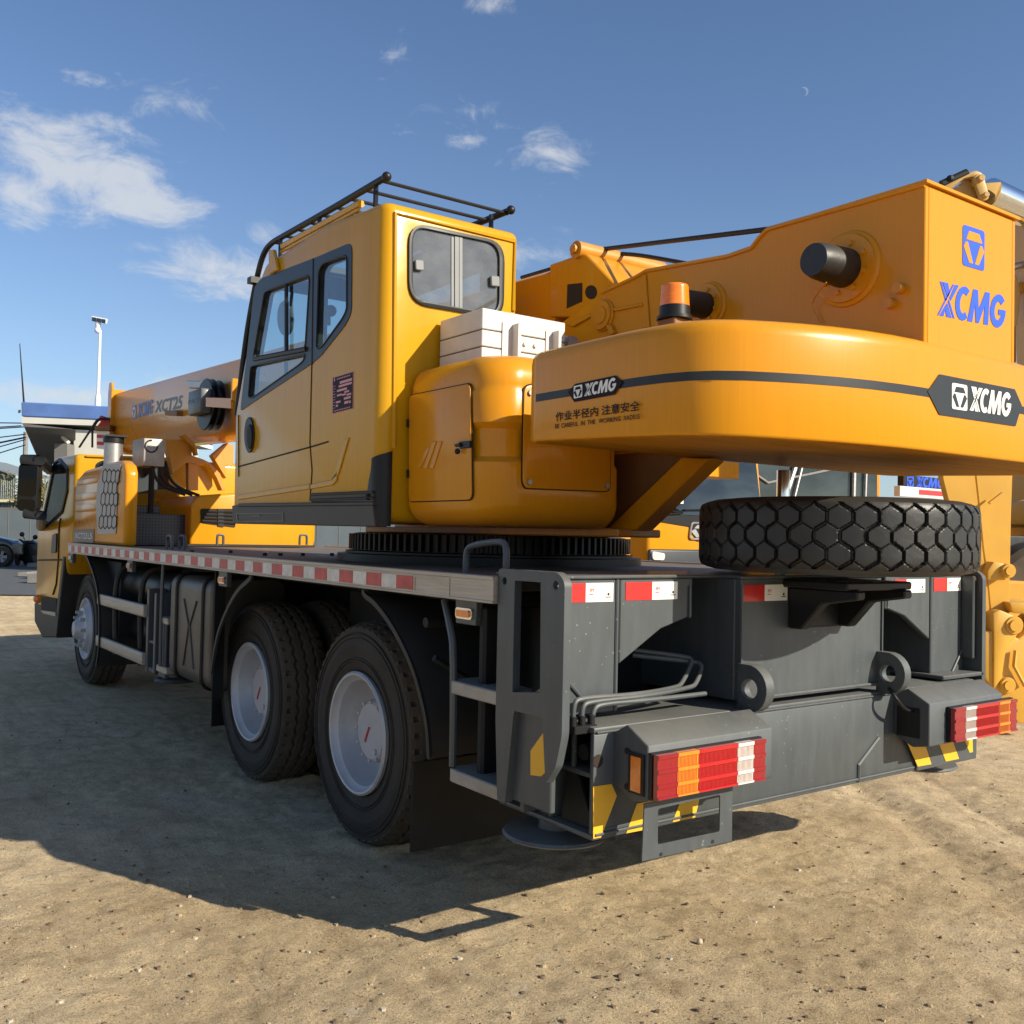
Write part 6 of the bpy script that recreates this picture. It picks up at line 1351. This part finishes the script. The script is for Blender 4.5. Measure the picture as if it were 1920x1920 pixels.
# solar camera post
D2 = 34; b0 = PD('0', 183, 770, D2); b0.z = 0
gl = thing('solar_camera_post', 'tall white post carrying a small solar panel and camera', 'lamp post', b0)
top = PD('0', 183.5, 618, D2); mid = PD('A', 588, 620, D2)
mb = MB(); mb.tube([b0, V3((b0.x, b0.y, mid.z-.1)), V3((b0.x, b0.y, mid.z)), V3((b0.x, b0.y, mid.z+.12)), V3((b0.x, b0.y, top.z))], [.10, .10, .095, .055, .045], 16); mb.build('post', pole, gl)
mb = MB(); mb.prism([PD('A', x, y, D2-.1) for x, y in ((550, 138), (637, 155), (634, 182), (549, 167))], V3((CW.x, CW.y, .3)).normalized()*.12); sn = mb.build('panel_frame', pole, gl)
mb = MB()
for k in range(3): 
    x = 553+k*28; mb.prism([PD('A', xx, yy, D2-.11) for xx, yy in ((x, 142+k*5.4), (x+25, 146.8+k*5.4), (x+24, 173+k*5), (x, 165+k*5))], -CW*.01)
mb.build('solar_panel', solar, sn)
mb = MB(); mb.cyl(PD('A', 588, 232, D2), PD('A', 588, 178, D2), .07, .10, 12); mb.ball(PD('A', 586, 222, D2), .11, 12); mb.build('camera_dome', pole, gl)
# power pole and wires
q0 = PD('N', 292, 1020, 70); gpw = thing('utility_pole', 'thin pale utility pole left of the canopy', 'pole', (q0.x, q0.y, 0)); mb = MB(); mb.tube([V3((q0.x, q0.y, 0)), q0], .16, 8); mb.build('pole', conc, gpw)
mb = MB(); 
for ya, yb2, xr_ in ((917, 920, 245), (980, 963, 270), (965, 950, 240), (1080, 1045, 290), (1140, 1080, 290), (1185, 1105, 285), (1255, 1165, 285)):
    mb.tube([PD('N', -400, ya+(ya-yb2)*1.6, 60), PD('N', 0, ya, 60), PD('N', xr_, yb2, 60)], .035 if ya != 1140 else .055, 5)
mb.build('overhead_wires', blk, gpw)
# shed
s0 = PD('N', 0, 1600, 60); gs = thing('corrugated_shed', 'grey corrugated metal shed far left behind the wall', 'shed', (s0.x, s0.y, 0))
def corrug(mb, a, b, za, zb, n, dp_):
    l0, l1 = [], []
    for i in range(n+1):
        t = i/n; p = a.lerp(b, t); o_ = dep*(dp_ if i % 2 else 0); l0.append(V3((p.x+o_.x, p.y+o_.y, 0))); l1.append(V3((p.x+o_.x, p.y+o_.y, za+(zb-za)*t)))
    mb.loft([l0, l1], caps=False, closed=False)
a, b = PD('N', -500, 1300, 60), PD('N', 175, 1505, 60); mb = MB(); corrug(mb, a, b, PD('N', -500, 1300, 60).z, b.z, 60, .12); mb.build('wall', corr, gs, recalc=False)
mb = MB(); mb.prism([PD('N', x, y, 59.7) for x, y in ((-500, 1285), (178, 1495), (178, 1512), (-500, 1305))], dep*6); mb.build('roof', corr, gs)
# boundary wall with coping, lean-to roof over it
a, b = PD('O', -900, 480, 42), PD('O', 15500, 480, 42); w0 = V3((a.x, a.y, 0)); w1 = V3((b.x, b.y, 0)); zt_ = PD('O', 300, 470, 42).z
gw = thing('boundary_wall', 'blue grey panel wall behind the motorcycle', 'wall', (PD('O', 300, 470, 42).x, PD('O', 300, 470, 42).y, 0))
mb = MB(); mb.prism([w0, w1, w1+V3((0, 0, zt_)), w0+V3((0, 0, zt_))], dep*.2); mb.build('wall_panel', gwall, gw)
mb = MB()
for k in range(48): p = w0.lerp(w1, k/47.5); mb.box(p.x-.01, p.x+.01, p.y-.012, p.y+.02, 0, zt_)
mb.prism([w0+V3((0, 0, zt_)), w1+V3((0, 0, zt_)), w1+V3((0, 0, zt_+.1)), w0+V3((0, 0, zt_+.1))], dep*.3); mb.build('wall_joint', sof, gw)
p = PD('O', 100, 380, 50); gt = thing('lean_to_roof', 'low ribbed roof with yellow edge above the boundary wall', 'roof', (p.x, p.y, 0))
mb = MB(); mb.prism([PD('O', x, y, 50) for x, y in ((-900, 300), (1300, 310), (1300, 345), (-900, 345))], dep*4); mb.build('roof_edge', mat('pale_yellow_edge', (.70, .66, .38), .7), gt)
mb = MB(); a, b = PD('O', -900, 460, 50.3), PD('O', 1300, 460, 50.3); corrug(mb, a, b, PD('O', 0, 350, 50.3).z, PD('O', 0, 350, 50.3).z, 90, .1); mb.build('ribbed_side', corr, gt, recalc=False)
# trees
def tree(px_, d, h, r, n, label):
    p = PD('0', *px_, d); p.z = 0; g = thing('tree', label, 'tree', p, 'trees behind the wall'); mb = MB()
    mb.tube([p, p+V3((.1, 0, h*.35)), p+V3((0, .1, h*.7))], [.16, .12, .05], 8); 
    for k in range(7):
        a = k*.9; s_ = p+V3((0, 0, h*(.3+.06*k))); mb.tube([s_, s_+V3((math.cos(a)*r*.5, math.sin(a)*r*.5, h*.22)), s_+V3((math.cos(a)*r*.85, math.sin(a)*r*.85, h*.3))], [.05, .03, .012], 5)
    mb.build('trunk', trunkm, g); mb = MB()
    cl = [V3((random.gauss(0, r*.45), random.gauss(0, r*.45), h*.68+random.gauss(0, h*.15))) for _ in range(26)]
    for _ in range(n):
        c_ = p+random.choice(cl)+V3((random.gauss(0, r*.16), random.gauss(0, r*.16), random.gauss(0, h*.05))); s_ = random.uniform(.05, .12)
        u = V3((random.gauss(0, 1), random.gauss(0, 1), random.gauss(0, 1))).normalized(); v = u.orthogonal().normalized()
        mb.add([c_-u*s_, c_+v*s_*.5, c_+u*s_, c_-v*s_*.5], [(0, 1, 2, 3)])
    mb.build('crown', leafm, g, smooth=False, recalc=False)
tree((80, 960), 47, 4.0, 1.5, 3200, 'olive green bushy tree between wing mirror and driver cab'); tree((70, 950), 52, 4.6, 1.6, 500, 'thin bare crowned tree above the olive bush')
# parked car: only its front wheel and wing enter the picture
cp = PZ('0', 0, 1062, .02); gc = thing('parked_car', 'dark grey car at the left edge, only its front wheel in view', 'car', (cp.x, cp.y, .02))
r_ = V3((CR.x, CR.y, 0)).normalized()
def cq(u, v, w): return cp+r_*u+V3((0, 0, v))+dep*w
prof_ = [(-3.9, .35), (-3.9, .85), (-3.3, 1.0), (-2.7, 1.45), (-1.2, 1.5), (-.5, 1.05), (.18, .92), (.36, .80), (.38, .35)]
mb = MB(); mb.prism([cq(u, v, .02) for u, v in prof_], dep*.9); cbody = mb.build('body', carp, gc, .08, 3)
mb = MB(); mb.prism([cq(u, v, .01) for u, v in ((-2.9, 1.02), (-2.5, 1.4), (-1.3, 1.42), (-.7, 1.04))], dep*.02); mb.build('side_window', winx, cbody)
for u in (0.05, -2.75):
    c_ = cq(u, .34, -.02); mb = MB(); mb.lathe([(.20, 0), (.21, -.03), (.33, -.03), (.34, 0), (.34, .2)], c_, dep, 32); wl = mb.build('wheel', rub, gc)
    mb = MB()
    for k in range(5):
        a = k*1.2566; e_ = r_*math.cos(a)+V3((0, 0, math.sin(a))); t_ = e_.cross(dep)
        mb.prism([c_-dep*.03+e_*.03-t_*.025, c_-dep*.03+e_*.20-t_*.05, c_-dep*.03+e_*.20-t_*.015, c_-dep*.03+e_*.03+t_*.0], dep*.02); mb.prism([c_-dep*.03+e_*.03+t_*.005, c_-dep*.03+e_*.20+t_*.015, c_-dep*.03+e_*.20+t_*.05, c_-dep*.03+e_*.03+t_*.025], dep*.02)
    mb.build('rim', stl, wl)
    mb = MB(); mb.lathe([(.36, .03), (.44, .0), (.44, .03)], c_, dep, 32); mb.build('wheel_arch', blk, wl)
# motorcycle seen from behind
mp0 = PD('O', 340, 1350, 35); mp0.z = .02; gmo = thing('motorcycle', 'black motorcycle with chrome mirrors parked against the grey wall', 'motorcycle', mp0)
def mq(x, y, d=35): return PD('O', x, y, d)
mb = MB(); mb.prism([mq(x, y) for x, y in ((170, 975), (240, 955), (440, 945), (500, 1010), (520, 1100), (500, 1180), (530, 1290), (380, 1300), (230, 1200), (200, 1050))], dep*.5); mb.build('body', blk, gmo, .04, 2)
mb = MB(); mb.prism([mq(x, y, 34.9) for x, y in ((170, 975), (240, 955), (380, 950), (380, 1040), (190, 1045))], dep*.3); mb.build('seat', seatm, gmo, .05, 2)
mb = MB(); mb.tube([mq(400, 1000), mq(330, 940), mq(300, 935)], .03, 8); mb.tube([mq(400, 1000), mq(480, 985), mq(550, 1000)], .03, 8); mb.tube([mq(385, 940), mq(360, 870)], .015, 6); mb.tube([mq(480, 980), mq(540, 905)], .015, 6); mb.build('handlebar', blk, gmo)
for x, y in ((345, 850), (552, 895)):
    c_ = mq(x, y); mb = MB(); mb.lathe([(.001, -.02), (.085, -.02), (.09, 0), (.001, .01)], c_, CW, 16); mb.build('mirror', mirm, gmo)
for x, d_ in ((275, 34.95), (405, 35.3)):
    c_ = PD('O', x, 1290, d_); c_.z = .25; mb = MB(); mb.lathe([(.15, -.05), (.21, -.05), (.23, 0), (.21, .05), (.15, .05), (.15, -.05)], c_, r_+dep*.25, 24); wl = mb.build('wheel', rub, gmo); mb = MB(); mb.lathe([(.03, -.03), (.15, -.03), (.15, .03), (.03, .03)], c_, r_+dep*.25, 10); mb.build('rim', gry2, wl)
mb = MB(); mb.prism([mq(x, y, 34.85) for x, y in ((215, 1160), (300, 1150), (295, 1220), (210, 1230))], dep*.03); mb.build('number_plate', gry, gmo)
mb = MB(); mb.prism([mq(x, y, 34.85) for x, y in ((240, 1060), (350, 1055), (345, 1080), (240, 1085))], dep*.05); mb.build('tail_lamp', lrdd, gmo)
# concrete kerb blocks
for i, (pts, lab) in enumerate(((((420, 1465), (610, 1465), (610, 1620), (410, 1620)), 'pale topped concrete block lying nearest the driver cab'), (((265, 1450), (440, 1440), (430, 1510), (262, 1515)), 'dark grey concrete block left of the pale one'), (((420, 1310), (600, 1310), (590, 1380), (420, 1370)), 'low grey concrete block close to the motorcycle'))):
    z0 = PD('O', *pts[3], 1); q3 = PZ('O', *pts[3], .02); d_ = (q3-CAMP).dot(CW); P = [PD('O', x, y, d_) for x, y in pts]; P[2].z = P[3].z = .02
    g = thing('concrete_block', lab, 'concrete block', V3((P[3].x, P[3].y, .02)), 'concrete blocks at the yard edge'); mb = MB(); mb.prism(P, dep*.6); mb.build('block', conc, g, .02, 1)
# dry leaves on the ground
for i, (x, y, lab) in enumerate(((1245, 1765, 'curled pale dry leaf on the sunlit ground below the bracket'), (1550, 1765, 'small twisted dry leaf on the ground in the right foreground'), (1312, 1770, 'small tan pebble beside the curled leaf'))):
    p = PZ('0', x, y, 0); p.z = float(relief(np.array([p.x]), np.array([p.y]))[0])+.0; mb = MB()
    if i < 2:
        n_ = 7; l0 = [p+V3((.032*(k/3-1), .006*math.sin(k*.8), .006+.004*math.sin(k*1.1))) for k in range(n_)]; l1 = [q2+V3((.003, -.022*math.sin(math.pi*k/6), .009*math.sin(math.pi*k/6))) for k, q2 in enumerate(l0)]
        mb.loft([l0, l1], caps=False, closed=False); o = mb.build('dry_leaf', mat('dry_leaf_tan', (.42, .34, .22), .8), recalc=False); tag(o, lab, 'leaf', 'dry leaves on the ground')
    else:
        mb.ball(p+V3((0, 0, .004)), .011, 10); o = mb.build('pebble', mat('pebble_tan', (.5, .40, .28), .8)); tag(o, lab, 'pebble')
